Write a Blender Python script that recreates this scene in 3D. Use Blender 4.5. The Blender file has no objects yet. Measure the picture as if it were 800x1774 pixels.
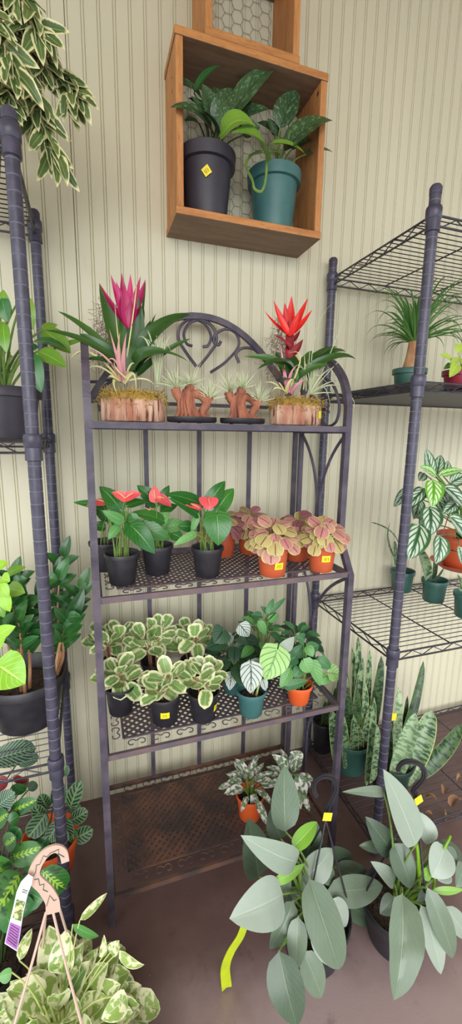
import bpy, math, random
from mathutils import Vector, Matrix
V = Vector
PI = math.pi
SC = bpy.context.scene
COL = SC.collection

# ------------------------------------------------------------------ camera frame (metres; camera stands at the origin, eye 1.5 m up)
FPX = 724.0
CX, CY = V((0.94823, -0.31728, 0.01378)), V((-0.04562, -0.17903, -0.98278))
CZ = V((0.31429, 0.93128, -0.18424))
EYE = V((0, 0, 1.5))
WALL = 1.585

def ray(px, py): return CX * ((px - 400) / FPX) + CY * ((py - 887) / FPX) + CZ
def on_y(px, py, y): d = ray(px, py); return EYE + d * (y / d.y)          # point on the upright plane y
def on_z(px, py, z): d = ray(px, py); return EYE + d * ((z - 1.5) / d.z)  # point on the level plane z
def on_x(px, py, x): d = ray(px, py); return EYE + d * (x / d.x)
def depth(p): return CZ.dot(p - EYE)

def lin(c):
    f = lambda u: u / 12.92 if u <= .04045 else ((u + .055) / 1.055) ** 2.4
    return tuple(f(u / 255.0) for u in c) + (1.0,)

# ------------------------------------------------------------------ materials
class NT:
    def __init__(s, name):
        s.m = bpy.data.materials.new(name); s.m.use_nodes = True
        s.t = s.m.node_tree; s.n = s.t.nodes; s.l = s.t.links
        s.b = s.n['Principled BSDF']
    def put(s, sock, v):
        if isinstance(v, bpy.types.NodeSocket): s.l.new(v, sock)
        else: sock.default_value = v
    def math(s, op, a, b=0.0, c=0.0, clamp=False):
        n = s.n.new('ShaderNodeMath'); n.operation = op; n.use_clamp = clamp
        s.put(n.inputs[0], a); s.put(n.inputs[1], b); s.put(n.inputs[2], c); return n.outputs[0]
    def mix(s, f, a, b):
        n = s.n.new('ShaderNodeMix'); n.data_type = 'RGBA'
        s.put(n.inputs[0], f); s.put(n.inputs[6], a); s.put(n.inputs[7], b); return n.outputs[2]
    def smooth(s, x, lo, hi):
        n = s.n.new('ShaderNodeMapRange'); n.interpolation_type = 'SMOOTHSTEP'
        s.put(n.inputs[0], x); n.inputs[1].default_value = lo; n.inputs[2].default_value = hi; return n.outputs[0]
    def uv(s, name):
        n = s.n.new('ShaderNodeUVMap'); n.uv_map = name
        q = s.n.new('ShaderNodeSeparateXYZ'); s.l.new(n.outputs[0], q.inputs[0]); return q.outputs[0], q.outputs[1]
    def comb(s, x, y, z):
        n = s.n.new('ShaderNodeCombineXYZ')
        for i, v in enumerate((x, y, z)): s.put(n.inputs[i], v)
        return n.outputs[0]
    def pos(s, sx=1, sy=1, sz=1):
        g = s.n.new('ShaderNodeNewGeometry'); mp = s.n.new('ShaderNodeMapping')
        mp.inputs['Scale'].default_value = (sx, sy, sz); s.l.new(g.outputs['Position'], mp.inputs[0]); return mp.outputs[0]
    def obj(s, sx=1, sy=1, sz=1):
        g = s.n.new('ShaderNodeTexCoord'); mp = s.n.new('ShaderNodeMapping')
        mp.inputs['Scale'].default_value = (sx, sy, sz); s.l.new(g.outputs['Object'], mp.inputs[0]); return mp.outputs[0]
    def noise(s, vec, scale=5, detail=3, rough=.55):
        n = s.n.new('ShaderNodeTexNoise'); s.put(n.inputs['Vector'], vec)
        n.inputs['Scale'].default_value = scale; n.inputs['Detail'].default_value = detail; n.inputs['Roughness'].default_value = rough
        return n.outputs[0]
    def bump(s, h, strength=.3, dist=.01):
        n = s.n.new('ShaderNodeBump'); n.inputs['Strength'].default_value = strength; n.inputs['Distance'].default_value = dist
        s.put(n.inputs['Height'], h); s.l.new(n.outputs[0], s.b.inputs['Normal'])
    def done(s, col, rough=.5, metal=0.0, spec=.5):
        s.put(s.b.inputs['Base Color'], col); s.put(s.b.inputs['Roughness'], rough)
        s.b.inputs['Metallic'].default_value = metal; s.b.inputs['Specular IOR Level'].default_value = spec
        return s.m

def plain(name, c, rough=.5, c2=None, scale=12, stretch=(1, 1, 1), bump=0, bscale=None, metal=0, spec=.5, lo=.35, hi=.68):
    t = NT(name)
    if c2 is None: col = lin(c)
    else: col = t.mix(t.smooth(t.noise(t.pos(*stretch), scale, 4), lo, hi), lin(c), lin(c2))
    if bump: t.bump(t.noise(t.pos(*stretch), bscale or scale * 4, 4), bump, .004)
    return t.done(col, rough, metal, spec)

def leafmat(name, base, base2, vein=None, vw=.2, nv=9, slope=.35, mid=None, mw=.07, edge=None, ew=.3, en=.5, eth=.1,
            blot=None, bs=6, bth=.55, gap=None, glo=.2, ghi=.85, gw=.6, rough=.38, pucker=.25, spec=.5, band=None, bandn=26, tint=None, tth=.5, vamt=1.0):
    t = NT(name)
    x, y = t.uv('UVMap'); r, r2 = t.uv('rnd')
    a = t.math('MULTIPLY', t.math('ABSOLUTE', t.math('SUBTRACT', x, .5)), 2)
    nz = t.noise(t.comb(t.math('MULTIPLY_ADD', x, .6, t.math('MULTIPLY', r, 37)), y, t.math('MULTIPLY', r2, 19)), bs, 3)
    col = t.mix(t.math('MULTIPLY_ADD', nz, .5, t.math('MULTIPLY_ADD', r, .8, -.2), clamp=True), lin(base), lin(base2))
    if tint: col = t.mix(t.math('MULTIPLY', t.smooth(r2, tth - .15, tth + .15), .85), col, lin(tint))
    fr = t.math('ABSOLUTE', t.math('SUBTRACT', t.math('FRACT', t.math('MULTIPLY', t.math('SUBTRACT', y, t.math('MULTIPLY', a, slope)), nv)), .5))
    fr = t.math('MULTIPLY', fr, 2)                                  # 1 on a side vein, 0 half way between two
    vm = t.smooth(fr, 1 - vw, 1 - vw * .35)
    if gap:
        g = t.math('MULTIPLY', t.smooth(fr, gw + .12, gw - .12), t.math('MULTIPLY', t.smooth(a, glo - .06, glo + .06), t.smooth(a, ghi + .08, ghi - .08)))
        col = t.mix(g, col, lin(gap))
    if blot: col = t.mix(t.smooth(nz, bth - .04, bth + .04), col, lin(blot))
    if band:
        bn = t.noise(t.comb(t.math('MULTIPLY_ADD', x, 2.2, t.math('MULTIPLY', r, 31)), t.math('MULTIPLY', y, bandn), t.math('MULTIPLY', r2, 9)), 1, 3, .6)
        col = t.mix(t.smooth(bn, .47, .56), col, lin(band))
    if vein: col = t.mix(t.math('MULTIPLY', vm, vamt), col, lin(vein))
    if edge:
        e = t.math('ADD', a, t.math('MULTIPLY', t.math('SUBTRACT', nz, .5), en))
        tip = t.math('MULTIPLY', t.math('ABSOLUTE', t.math('SUBTRACT', y, .5)), 1.9)
        e = t.math('MAXIMUM', e, tip)
        col = t.mix(t.smooth(e, 1 - ew - eth, 1 - ew + eth), col, lin(edge))
    if mid: col = t.mix(t.smooth(a, mw, mw * .4), col, lin(mid))
    if pucker: t.bump(t.math('ADD', t.math('MULTIPLY', vm, -1), t.math('MULTIPLY', t.smooth(a, .1, .02), -1)), pucker, .004)
    return t.done(col, rough, 0, spec)

def wood(name, c1, c2, sx, sy, sz, knots=True):
    t = NT(name)
    n1 = t.noise(t.pos(sx, sy, sz), 6, 5, .6); n2 = t.noise(t.pos(sx * 4, sy * 4, sz * 4), 9, 3)
    col = t.mix(t.smooth(n1, .3, .7), lin(c1), lin(c2))
    col = t.mix(t.math('MULTIPLY', t.smooth(n2, .52, .7), .35), col, lin((112, 70, 38)))
    if knots:
        v = t.n.new('ShaderNodeTexVoronoi'); v.inputs['Scale'].default_value = 5.5
        t.l.new(t.pos(1 if sx > 4 else 1.4, 1.4, 1.4), v.inputs['Vector'])
        col = t.mix(t.smooth(v.outputs['Distance'], .07, .03), col, lin((70, 40, 22)))
    t.bump(n2, .15, .003)
    return t.done(col, .6)

M = {}
def mats():
    t = NT('painted_beadboard')
    nz = t.noise(t.pos(.8, 1, .25), 2.2, 4); fine = t.noise(t.pos(6, 1, 1), 9, 3)
    col = t.mix(t.smooth(nz, .3, .7), lin((214, 208, 182)), lin((206, 201, 174)))
    col = t.mix(t.math('MULTIPLY', t.smooth(fine, .55, .8), .25), col, lin((190, 185, 158)))
    t.bump(fine, .05, .002); M['wall'] = t.done(col, .55)
    t = NT('brown_concrete')
    n1 = t.noise(t.pos(), 2.2, 5, .6); n2 = t.noise(t.pos(), 14, 6, .65); n3 = t.noise(t.pos(), 70, 3)
    col = t.mix(t.smooth(n1, .3, .72), lin((100, 76, 73)), lin((126, 100, 98)))
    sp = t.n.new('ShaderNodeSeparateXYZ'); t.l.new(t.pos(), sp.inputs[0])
    aisle_light = t.smooth(t.math('ADD', sp.outputs[1], t.math('MULTIPLY_ADD', n1, .9, -.45)), .98, .62)      # brighter daylight along the aisle, painted into the floor colour
    col = t.mix(t.math('MULTIPLY', aisle_light, .8), col, lin((178, 156, 154)))
    col = t.mix(t.math('MULTIPLY', t.smooth(n2, .56, .72), .4), col, lin((74, 58, 54)))
    col = t.mix(t.smooth(n3, .73, .77), col, lin((178, 160, 150)))
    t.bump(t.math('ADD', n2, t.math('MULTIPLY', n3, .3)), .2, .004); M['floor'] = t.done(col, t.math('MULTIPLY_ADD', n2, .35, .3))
    M['shade_ochre'] = plain('shade_roof_ochre', (176, 136, 66), .8, (156, 120, 58), 5)  # ochre chosen to warm the light bounced onto the upper wall
    M['rail'] = plain('post_enamel', (60, 58, 73), .36, (78, 75, 92), 30, bump=.08)
    M['ring'] = plain('post_ring', (108, 106, 120), .5)
    M['wire'] = plain('wire_enamel', (44, 42, 50), .4, (62, 59, 68), 40)
    M['iron'] = plain('wrought_iron', (66, 60, 74), .5, (92, 83, 94), 16, bump=.25, bscale=120)
    M['rust_iron'] = plain('rusty_iron', (88, 80, 88), .6, (112, 92, 92), 14, bump=.3, bscale=110)
    M['rust'] = plain('rusted_iron', (66, 54, 52), .8, (112, 78, 62), 9, bump=.4, bscale=90)
    M['liner'] = plain('grey_liner', (66, 64, 70), .5)
    M['black'] = plain('black_plastic', (38, 37, 42), .42, (48, 46, 51), 25, bump=.05)
    M['charcoal'] = plain('charcoal_plastic', (52, 48, 57), .45, (60, 56, 65), 14)
    M['teal'] = plain('teal_plastic', (58, 102, 102), .4, (68, 112, 108), 16)
    M['green_pot'] = plain('green_plastic', (54, 94, 84), .42, (62, 104, 94), 16)
    M['dark_green'] = plain('dark_green_plastic', (30, 52, 46), .42, (38, 60, 52), 16)
    M['orange'] = plain('terracotta_plastic', (206, 96, 58), .5, (196, 88, 54), 18)
    M['orange2'] = plain('orange_plastic', (226, 98, 44), .45, (214, 90, 42), 18)
    M['red_pot'] = plain('crimson_plastic', (158, 38, 62), .45)
    M['soil'] = plain('potting_soil', (44, 34, 28), .95, (74, 58, 48), 90, bump=.8, bscale=150)
    M['yellow'] = plain('yellow_paper', (240, 218, 40), .55)
    M['ink'] = plain('dark_ink', (70, 66, 40), .6)
    M['white'] = plain('white_card', (232, 232, 238), .5)
    M['purple'] = plain('purple_print', (178, 112, 192), .5)
    M['pic'] = plain('plant_print', (96, 120, 52), .5, (214, 214, 160), 160, lo=.45, hi=.55)
    M['hook'] = plain('blush_plastic', (208, 176, 160), .45)
    M['cream'] = plain('cream_plastic', (196, 186, 160), .45)
    M['lime'] = plain('lime_ribbon', (190, 204, 26), .5, (170, 188, 30), 22)
    M['red_hanger'] = plain('red_orange_plastic', (214, 110, 92), .45)
    M['crate_x'] = wood('crate_pine_across', (200, 138, 78), (172, 112, 62), 1.2, 8, 9)
    M['crate_z'] = wood('crate_pine_upright', (204, 142, 84), (176, 116, 66), 9, 8, 1.2)
    M['zinc'] = plain('zinc_wire', (138, 134, 116), .5)
    M['crate_face'] = wood('crate_grey_face', (132, 106, 84), (112, 86, 64), 1.2, 8, 9)  # greyer, darker wood for the level faces of the boards
    t = NT('split_bark')
    n1 = t.noise(t.obj(1, 1, .12), 75, 4, .6); n2 = t.noise(t.obj(1, 1, .2), 26, 3)
    col = t.mix(t.smooth(n2, .35, .65), lin((176, 116, 90)), lin((220, 180, 154)))
    col = t.mix(t.smooth(n1, .52, .62), col, lin((96, 54, 40)))
    t.bump(n1, .6, .006); M['bark'] = t.done(col, .8)
    M['moss'] = plain('golden_moss', (206, 170, 82), .9, (150, 124, 60), 60)
    M['spanish'] = plain('dried_spanish_moss', (164, 146, 128), .9, (136, 116, 104), 60)
    M['clay'] = plain('clay_stump', (176, 112, 84), .8, (128, 72, 54), 45, (1, 1, .35), bump=1.0, bscale=120)
    M['trunk'] = plain('caudex_bark', (196, 150, 108), .75, (160, 112, 76), 40, (1, 1, .5), bump=.4)
    # leaves
    L = leafmat
    M['stem'] = plain('green_stem', (122, 150, 70), .5, (96, 128, 54), 40)
    M['stem_pale'] = plain('pale_stem', (190, 198, 120), .5)
    M['stem_dark'] = plain('dark_stem', (70, 92, 50), .5)
    M['stem_pink'] = plain('pink_stem', (168, 120, 96), .5)
    M['stem_bright'] = plain('bright_stem', (120, 170, 30), .45)
    M['twig'] = plain('brown_twig', (122, 100, 74), .7)
    M['anth'] = L('anthurium_leaf', (30, 92, 34), (62, 124, 48), (84, 142, 66), .14, 7, .4, (110, 160, 78), .04, rough=.25, vamt=.4)
    M['spathe'] = L('anthurium_spathe', (226, 76, 88), (238, 112, 112), None, .2, 6, .4, (210, 60, 80), .05, rough=.3)
    M['spadix'] = plain('spadix', (232, 170, 120), .5)
    M['pink_pep'] = L('rippled_pink_leaf', (212, 142, 138), (220, 170, 150), (172, 78, 88), .32, 8, .5, (178, 84, 88), .06, edge=(222, 206, 140), ew=.16, en=.3, pucker=.9, tint=(206, 202, 122), tth=.6, rough=.45, vamt=.6)
    M['plum_pep'] = L('rippled_plum_leaf', (150, 92, 100), (196, 132, 134), (112, 56, 68), .35, 8, .5, (120, 62, 70), .07, pucker=.7, rough=.45, tint=(176, 170, 100), tth=.8, vamt=.7)
    M['var_pep'] = L('cream_edged_leaf', (104, 142, 78), (138, 168, 98), (160, 186, 120), .15, 7, .4, (190, 204, 140), .05, edge=(230, 230, 182), ew=.34, en=.95, eth=.1, bs=3.2, rough=.33, vamt=.4, pucker=.12)
    M['ripple_dark'] = L('dark_rippled_leaf', (40, 72, 50), (66, 104, 70), (28, 46, 36), .35, 8, .5, (26, 44, 34), .06, pucker=.7, rough=.4)
    M['alo_silver'] = L('silver_dragon_leaf', (176, 186, 176), (190, 200, 190), (66, 84, 78), .26, 5, .45, (60, 80, 72), .09, pucker=.5, rough=.45)
    M['alo_green'] = L('pale_dragon_leaf', (142, 188, 104), (164, 204, 126), (92, 136, 70), .2, 5, .45, (108, 152, 80), .06, pucker=.5, rough=.45)
    M['bush'] = L('small_green_leaf', (44, 96, 58), (86, 140, 84), (34, 72, 44), .2, 6, .4, (120, 160, 104), .05, rough=.4)
    M['bush2'] = L('fresh_green_leaf', (78, 140, 66), (122, 174, 104), (60, 110, 56), .2, 6, .4, (140, 180, 110), .05, rough=.4)
    M['phil'] = L('silver_grey_leaf', (94, 112, 92), (122, 138, 116), (130, 146, 122), .1, 8, .42, (138, 154, 124), .03, rough=.3, pucker=.15, vamt=.45)
    M['phil_pale'] = L('pale_silver_leaf', (142, 158, 140), (166, 178, 164), (158, 172, 154), .1, 8, .42, (178, 190, 170), .03, rough=.3, pucker=.15, vamt=.5)
    M['phil_dark'] = L('deep_silver_leaf', (64, 82, 64), (90, 108, 86), (100, 118, 92), .1, 8, .42, (104, 122, 92), .03, rough=.32, pucker=.15, vamt=.45)
    M['phil_new'] = L('new_green_leaf', (132, 172, 84), (120, 176, 50), (156, 192, 104), .1, 8, .4, (168, 204, 110), .05, rough=.35)
    M['snake'] = L('banded_snake_leaf', (122, 150, 108), (150, 174, 128), band=(54, 86, 56), bandn=22, edge=(196, 202, 132), ew=.07, en=.05, eth=.03, rough=.4, pucker=0)
    M['snake_dark'] = L('dark_snake_leaf', (58, 86, 50), (84, 116, 66), band=(30, 52, 34), bandn=22, edge=(140, 156, 92), ew=.05, en=.05, eth=.03, rough=.4, pucker=0)
    M['snake_pale'] = L('pale_snake_leaf', (170, 190, 150), (152, 178, 134), band=(104, 134, 98), bandn=26, rough=.4, pucker=0)
    M['pilea'] = L('silver_banded_leaf', (42, 84, 50), (58, 104, 58), gap=(188, 204, 182), gw=.66, glo=.16, ghi=.72, nv=5, slope=.5, mid=(40, 80, 46), mw=.09, rough=.36, pucker=.3)
    M['pilea_new'] = L('fresh_silver_banded_leaf', (78, 146, 36), (104, 172, 48), gap=(206, 230, 176), gw=.62, glo=.16, ghi=.72, nv=5, slope=.5, mid=(90, 150, 40), mw=.09, rough=.36, pucker=.3)
    M['zz'] = L('glossy_dark_leaf', (30, 72, 32), (58, 108, 48), None, .1, 6, .4, (84, 126, 66), .04, rough=.22, pucker=.08)
    M['neon'] = L('neon_leaf', (150, 206, 40), (134, 192, 52), (196, 228, 112), .16, 6, .42, (196, 228, 120), .06, rough=.35, vamt=.8, pucker=.3)
    M['green_phil'] = L('broad_green_leaf', (96, 146, 44), (130, 168, 64), (140, 178, 90), .1, 7, .4, (170, 196, 110), .04, rough=.28, pucker=.12, vamt=.4)
    M['deep_phil'] = L('broad_deep_leaf', (32, 86, 42), (58, 118, 56), (80, 130, 76), .1, 7, .4, (110, 150, 90), .04, rough=.25, pucker=.12, vamt=.4)
    M['mayoi'] = L('herringbone_leaf', (92, 130, 84), (116, 150, 104), gap=(28, 50, 34), gw=.5, glo=.12, ghi=.86, nv=6, slope=.3, mid=(140, 168, 112), mw=.07, rough=.4, pucker=.2)
    M['maranta'] = L('yellow_veined_leaf', (40, 92, 36), (64, 122, 42), (70, 124, 52), .1, 7, .4, (150, 190, 62), .05, gap=(148, 186, 66), gw=.55, glo=-.1, ghi=.26, blot=(28, 66, 32), bs=4, bth=.6, rough=.35, pucker=.25)
    M['stripe'] = L('white_striped_leaf', (34, 70, 48), (44, 84, 56), (150, 170, 144), .3, 10, .35, (120, 150, 116), .05, rough=.4, pucker=.15)
    M['fusion'] = L('white_marbled_leaf', (84, 112, 78), (112, 138, 98), blot=(226, 218, 212), bs=5, bth=.52, mid=(150, 170, 130), mw=.05, rough=.38, pucker=.12)
    M['njoy'] = L('cream_marbled_leaf', (122, 154, 72), (156, 180, 96), blot=(224, 226, 180), bs=4.2, bth=.52, edge=(232, 230, 190), ew=.12, en=.7, rough=.35, pucker=.1, mid=(196, 206, 150), mw=.04)
    M['ficus'] = L('ficus_cream_edge_leaf', (70, 94, 50), (104, 126, 70), edge=(222, 218, 164), ew=.3, en=1.0, bs=3, rough=.4, pucker=.1, mid=(150, 166, 108), mw=.06)
    M['silver_vine'] = L('dull_silver_netted_leaf', (40, 70, 42), (66, 96, 58), (112, 140, 96), .18, 9, .4, (36, 66, 40), .05, rough=.35, pucker=.25, vamt=.5, blot=(96, 128, 88), bs=14, bth=.58)
    M['brom'] = L('bromeliad_leaf', (40, 76, 32), (74, 112, 50), None, .1, 5, .3, None, .05, rough=.32, pucker=0)
    M['brom_mag'] = L('magenta_bract', (200, 36, 108), (140, 12, 66), None, rough=.4, pucker=0)
    M['brom_red'] = L('scarlet_bract', (232, 44, 36), (184, 16, 24), None, rough=.4, pucker=0)
    M['brom_dk'] = L('maroon_bract', (150, 24, 40), (110, 34, 38), None, rough=.4, pucker=0)
    M['air'] = L('air_plant_leaf', (202, 206, 170), (180, 192, 150), None, rough=.6, pucker=0)
    M['air_pink'] = L('pink_air_plant_leaf', (220, 138, 160), (206, 160, 150), None, rough=.6, pucker=0)
    M['air_yel'] = L('yellow_air_plant_leaf', (216, 208, 140), (200, 196, 150), None, rough=.6, pucker=0)
    M['pony'] = L('ribbon_leaf', (66, 118, 52), (104, 150, 72), None, rough=.45, pucker=0)
    M['lime_leaf'] = L('lime_leaf', (168, 200, 70), (190, 214, 104), (130, 170, 50), .15, 5, .4, (196, 216, 120), .06, rough=.45)
    M['coral_leaf'] = L('red_leaf', (150, 40, 50), (120, 36, 44), None, rough=.4)
    M['dry'] = L('dry_leaf', (172, 132, 100), (120, 84, 60), (96, 64, 44), .2, 6, .4, None, rough=.8)
mats()

# ------------------------------------------------------------------ mesh builder (world coordinates)
SHAPES = dict(ellipse=(.5, .5), ovate=(.5, .85), lance=(.6, 1.05), round=(.42, .42), strap=(.12, .55), heart=(.36, .9), obovate=(.75, .45), sword=(.3, .45), taper=(.05, .9))
def halfw(shape, t):
    a, b = SHAPES[shape]; p = a / (a + b)
    t = min(max(t, 1e-4), 1 - 1e-4)
    return (t / p) ** a * ((1 - t) / (1 - p)) ** b
FRONT = V((-.12, -.8, .55)).normalized()
R0 = random.Random(7)

class MB:
    def __init__(s): s.v = []; s.f = []; s.uv = []; s.rn = []; s.mi = []
    def quad(s, idx, uv=None, rn=(0, 0), mi=0):
        s.f.append(idx); s.uv.append(uv or [(0, 0)] * len(idx)); s.rn.append(rn); s.mi.append(mi)
    def leaf(s, B, T, w, n=None, shape='ovate', arch=.08, fold=.12, seg=9, ac=4, wave=0, lobe=0, mi=0, ctrl=None, r=None, twist=0, cup=0):
        B, T = V(B), V(T); n = V(n) if n is not None else FRONT
        Lv = T - B; Ln = Lv.length or 1e-6; d = Lv / Ln
        n = n - d * n.dot(d)
        if n.length < 1e-4: n = d.orthogonal()
        n.normalize()
        C = (B + T) / 2 + n * (arch * 2 * Ln) if ctrl is None else V(ctrl)
        rn = r if r is not None else (R0.random(), R0.random())
        ph = R0.random() * 6
        i0 = len(s.v); prev = n
        for i in range(seg + 1):
            t = i / seg
            p = B * (1 - t) ** 2 + C * 2 * t * (1 - t) + T * t * t
            tg = (C - B) * (1 - t) + (T - C) * t; tg.normalize()
            nn = prev - tg * prev.dot(tg); nn.normalize(); prev = nn
            if twist:
                nn = Matrix.Rotation(twist * t, 3, tg) @ nn
            sd = tg.cross(nn)
            hw = halfw(shape, t) * w / 2
            for j in range(ac + 1):
                q = j / ac * 2 - 1
                off = nn * (abs(q) * hw * fold * 2 - q * q * hw * cup)
                if wave: off += nn * (wave * hw * abs(q) * math.sin(t * 17 + ph + (0 if q > 0 else 2)))
                back = tg * (-lobe * Ln * q * q * max(0, 1 - t * 1.6) ** 2)
                s.v.append(p + sd * (q * hw) + off + back)
        for i in range(seg):
            for j in range(ac):
                a = i0 + i * (ac + 1) + j; b = a + ac + 1
                u0, u1, t0, t1 = j / ac, (j + 1) / ac, i / seg, (i + 1) / seg
                s.quad((a, a + 1, b + 1, b), [(u0, t0), (u1, t0), (u1, t1), (u0, t1)], rn, mi)
    def tube(s, pts, r, n=6, mi=0, ref=None, phase=0, ry=None, cap=True, closed=False):
        pts = [V(p) for p in pts]; m = len(pts); i0 = len(s.v)
        rs = r if isinstance(r, (list, tuple)) else [r] * m
        nn = V(ref) if ref is not None else None
        for i in range(m):
            if closed: tg = pts[(i + 1) % m] - pts[i - 1]
            else: tg = pts[min(i + 1, m - 1)] - pts[max(i - 1, 0)]
            if tg.length < 1e-9: tg = V((0, 0, 1))
            tg.normalize()
            if nn is None: nn = tg.orthogonal()
            q = nn - tg * nn.dot(tg)
            if q.length < 1e-4: q = tg.orthogonal()
            q.normalize()
            if ref is None: nn = q
            sd = tg.cross(q)
            for k in range(n):
                a = phase + 2 * PI * k / n
                s.v.append(pts[i] + q * (math.cos(a) * rs[i]) + sd * (math.sin(a) * rs[i] * (ry or 1)))
        for i in range(m if closed else m - 1):
            for k in range(n):
                k2 = (k + 1) % n; i2 = (i + 1) % m
                s.quad((i0 + i * n + k, i0 + i * n + k2, i0 + i2 * n + k2, i0 + i2 * n + k), None, (0, 0), mi)
        if cap and not closed:
            s.quad(tuple(i0 + k for k in reversed(range(n))), None, (0, 0), mi)
            s.quad(tuple(i0 + (m - 1) * n + k for k in range(n)), None, (0, 0), mi)
    def bar(s, pts, w, h=None, ref=(0, 1, 0), mi=0):      # rectangular bar: h along ref, w across
        h = h or w
        s.tube(pts, h * .7071, 4, mi, ref, PI / 4, w / h)
    def lathe(s, prof, c, n=28, mi=0, tilt=None, sx=1, sy=1, wob=None):
        c = V(c); i0 = len(s.v)
        mis = mi if isinstance(mi, (list, tuple)) else [mi] * (len(prof) - 1)
        for (r, z) in prof:
            for k in range(n):
                a = 2 * PI * k / n
                rr = r * (1 + (wob(a, z) if wob else 0))
                p = V((math.cos(a) * rr * sx, math.sin(a) * rr * sy, z))
                if tilt: p = tilt @ p
                s.v.append(c + p)
        for i in range(len(prof) - 1):
            for k in range(n):
                k2 = (k + 1) % n
                s.quad((i0 + i * n + k, i0 + i * n + k2, i0 + (i + 1) * n + k2, i0 + (i + 1) * n + k), None, (0, 0), mis[i])
        s.quad(tuple(i0 + k for k in reversed(range(n))), None, (0, 0), mis[0])
        s.quad(tuple(i0 + (len(prof) - 1) * n + k for k in range(n)), None, (0, 0), mis[-1])
    def box(s, lo, hi, mi=0, bev=.0):
        (x0, y0, z0), (x1, y1, z1) = lo, hi; i0 = len(s.v)
        for z in (z0, z1):
            for (x, y) in ((x0, y0), (x1, y0), (x1, y1), (x0, y1)): s.v.append(V((x, y, z)))
        for q in ((3, 2, 1, 0), (4, 5, 6, 7), (0, 1, 5, 4), (1, 2, 6, 5), (2, 3, 7, 6), (3, 0, 4, 7)):
            s.quad(tuple(i0 + k for k in q), None, (0, 0), mi)
    def build(s, name, mat, parent=None, smooth=True, bevel=0):
        org = V((0, 0, 0)); p = parent
        while p is not None: org += p.location; p = p.parent
        if parent is None:                                   # own origin at the base of the mesh
            lo = V((min(v.x for v in s.v), min(v.y for v in s.v), min(v.z for v in s.v)))
            hi = V((max(v.x for v in s.v), max(v.y for v in s.v), 0)); org = V(((lo.x + hi.x) / 2, (lo.y + hi.y) / 2, lo.z))
        me = bpy.data.meshes.new(name)
        me.from_pydata([tuple(v - org) for v in s.v], [], s.f)
        u1 = me.uv_layers.new(name='UVMap'); u2 = me.uv_layers.new(name='rnd')
        a, b = [], []
        for f, uv, rn in zip(s.f, s.uv, s.rn):
            for q in uv: a.extend(q); b.extend(rn)
        u1.data.foreach_set('uv', a); u2.data.foreach_set('uv', b)
        for m in (mat if isinstance(mat, (list, tuple)) else [mat]): me.materials.append(M[m])
        me.polygons.foreach_set('material_index', s.mi)
        me.polygons.foreach_set('use_smooth', [smooth] * len(s.f))
        me.update()
        o = bpy.data.objects.new(name, me); COL.objects.link(o)
        if parent is None: o.location = org
        else: o.parent = parent
        if bevel:
            bm = o.modifiers.new('edge', 'BEVEL'); bm.width = bevel; bm.segments = 2; bm.limit_method = 'ANGLE'
        if smooth and hasattr(me, 'set_sharp_from_angle'): me.set_sharp_from_angle(angle=math.radians(50))
        return o

def card(m, c, n, w, h, th=.0008, mi=0, up=(0, 0, 1)):
    n = V(n).normalized(); u = V(up); u = (u - n * u.dot(n)).normalized(); r = u.cross(n); i0 = len(m.v); c = V(c)
    for e in (-1, 1):
        for (a, b) in ((-1, -1), (1, -1), (1, 1), (-1, 1)): m.v.append(c + r * a * w / 2 + u * b * h / 2 + n * e * th / 2)
    for q in ((3, 2, 1, 0), (4, 5, 6, 7), (0, 1, 5, 4), (1, 2, 6, 5), (2, 3, 7, 6), (3, 0, 4, 7)): m.quad(tuple(i0 + k for k in q), None, (0, 0), mi)
def strip(m, pts, w0, w1, th=.0022):                         # flat moulded strip facing the aisle
    n = len(pts); i0 = len(m.v)
    for k, v in enumerate(pts):
        tg = (pts[min(k + 1, n - 1)] - pts[max(k - 1, 0)]).normalized(); sd = tg.cross(V((0, -1, 0))).normalized(); w = w0 + (w1 - w0) * k / (n - 1)
        for (a, b) in ((-1, -1), (1, -1), (1, 1), (-1, 1)): m.v.append(v + sd * a * w + V((0, b * th, 0)))
    for k in range(n - 1):
        for j in range(4):
            a = i0 + k * 4; m.quad((a + j, a + (j + 1) % 4, a + 4 + (j + 1) % 4, a + 4 + j))
    m.quad((i0 + 3, i0 + 2, i0 + 1, i0)); e = i0 + (n - 1) * 4; m.quad((e, e + 1, e + 2, e + 3))
def tag(o, label, cat, group=None):
    o['label'] = label; o['category'] = cat
    if group: o['group'] = group
    return o
def thing(name, label, cat, loc, group=None):
    o = bpy.data.objects.new(name, None); COL.objects.link(o); o.location = V(loc); o.empty_display_size = .05
    return tag(o, label, cat, group)
def struct(o): o['kind'] = 'structure'; return o

def bez(a, b, c, n=7):
    a, b, c = V(a), V(b), V(c)
    return [a * (1 - t) ** 2 + b * 2 * t * (1 - t) + c * t * t for t in [i / n for i in range(n + 1)]]
def spline(P, n=6):
    P = [V(p) for p in P]; Q = [P[0] * 2 - P[1]] + P + [P[-1] * 2 - P[-2]]; out = []
    for i in range(1, len(Q) - 2):
        p0, p1, p2, p3 = Q[i - 1:i + 3]
        for k in range(n):
            t = k / n
            out.append(.5 * ((2 * p1) + (p2 - p0) * t + (2 * p0 - 5 * p1 + 4 * p2 - p3) * t * t + (3 * p1 - p0 - 3 * p2 + p3) * t ** 3))
    return out + [P[-1]]

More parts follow.
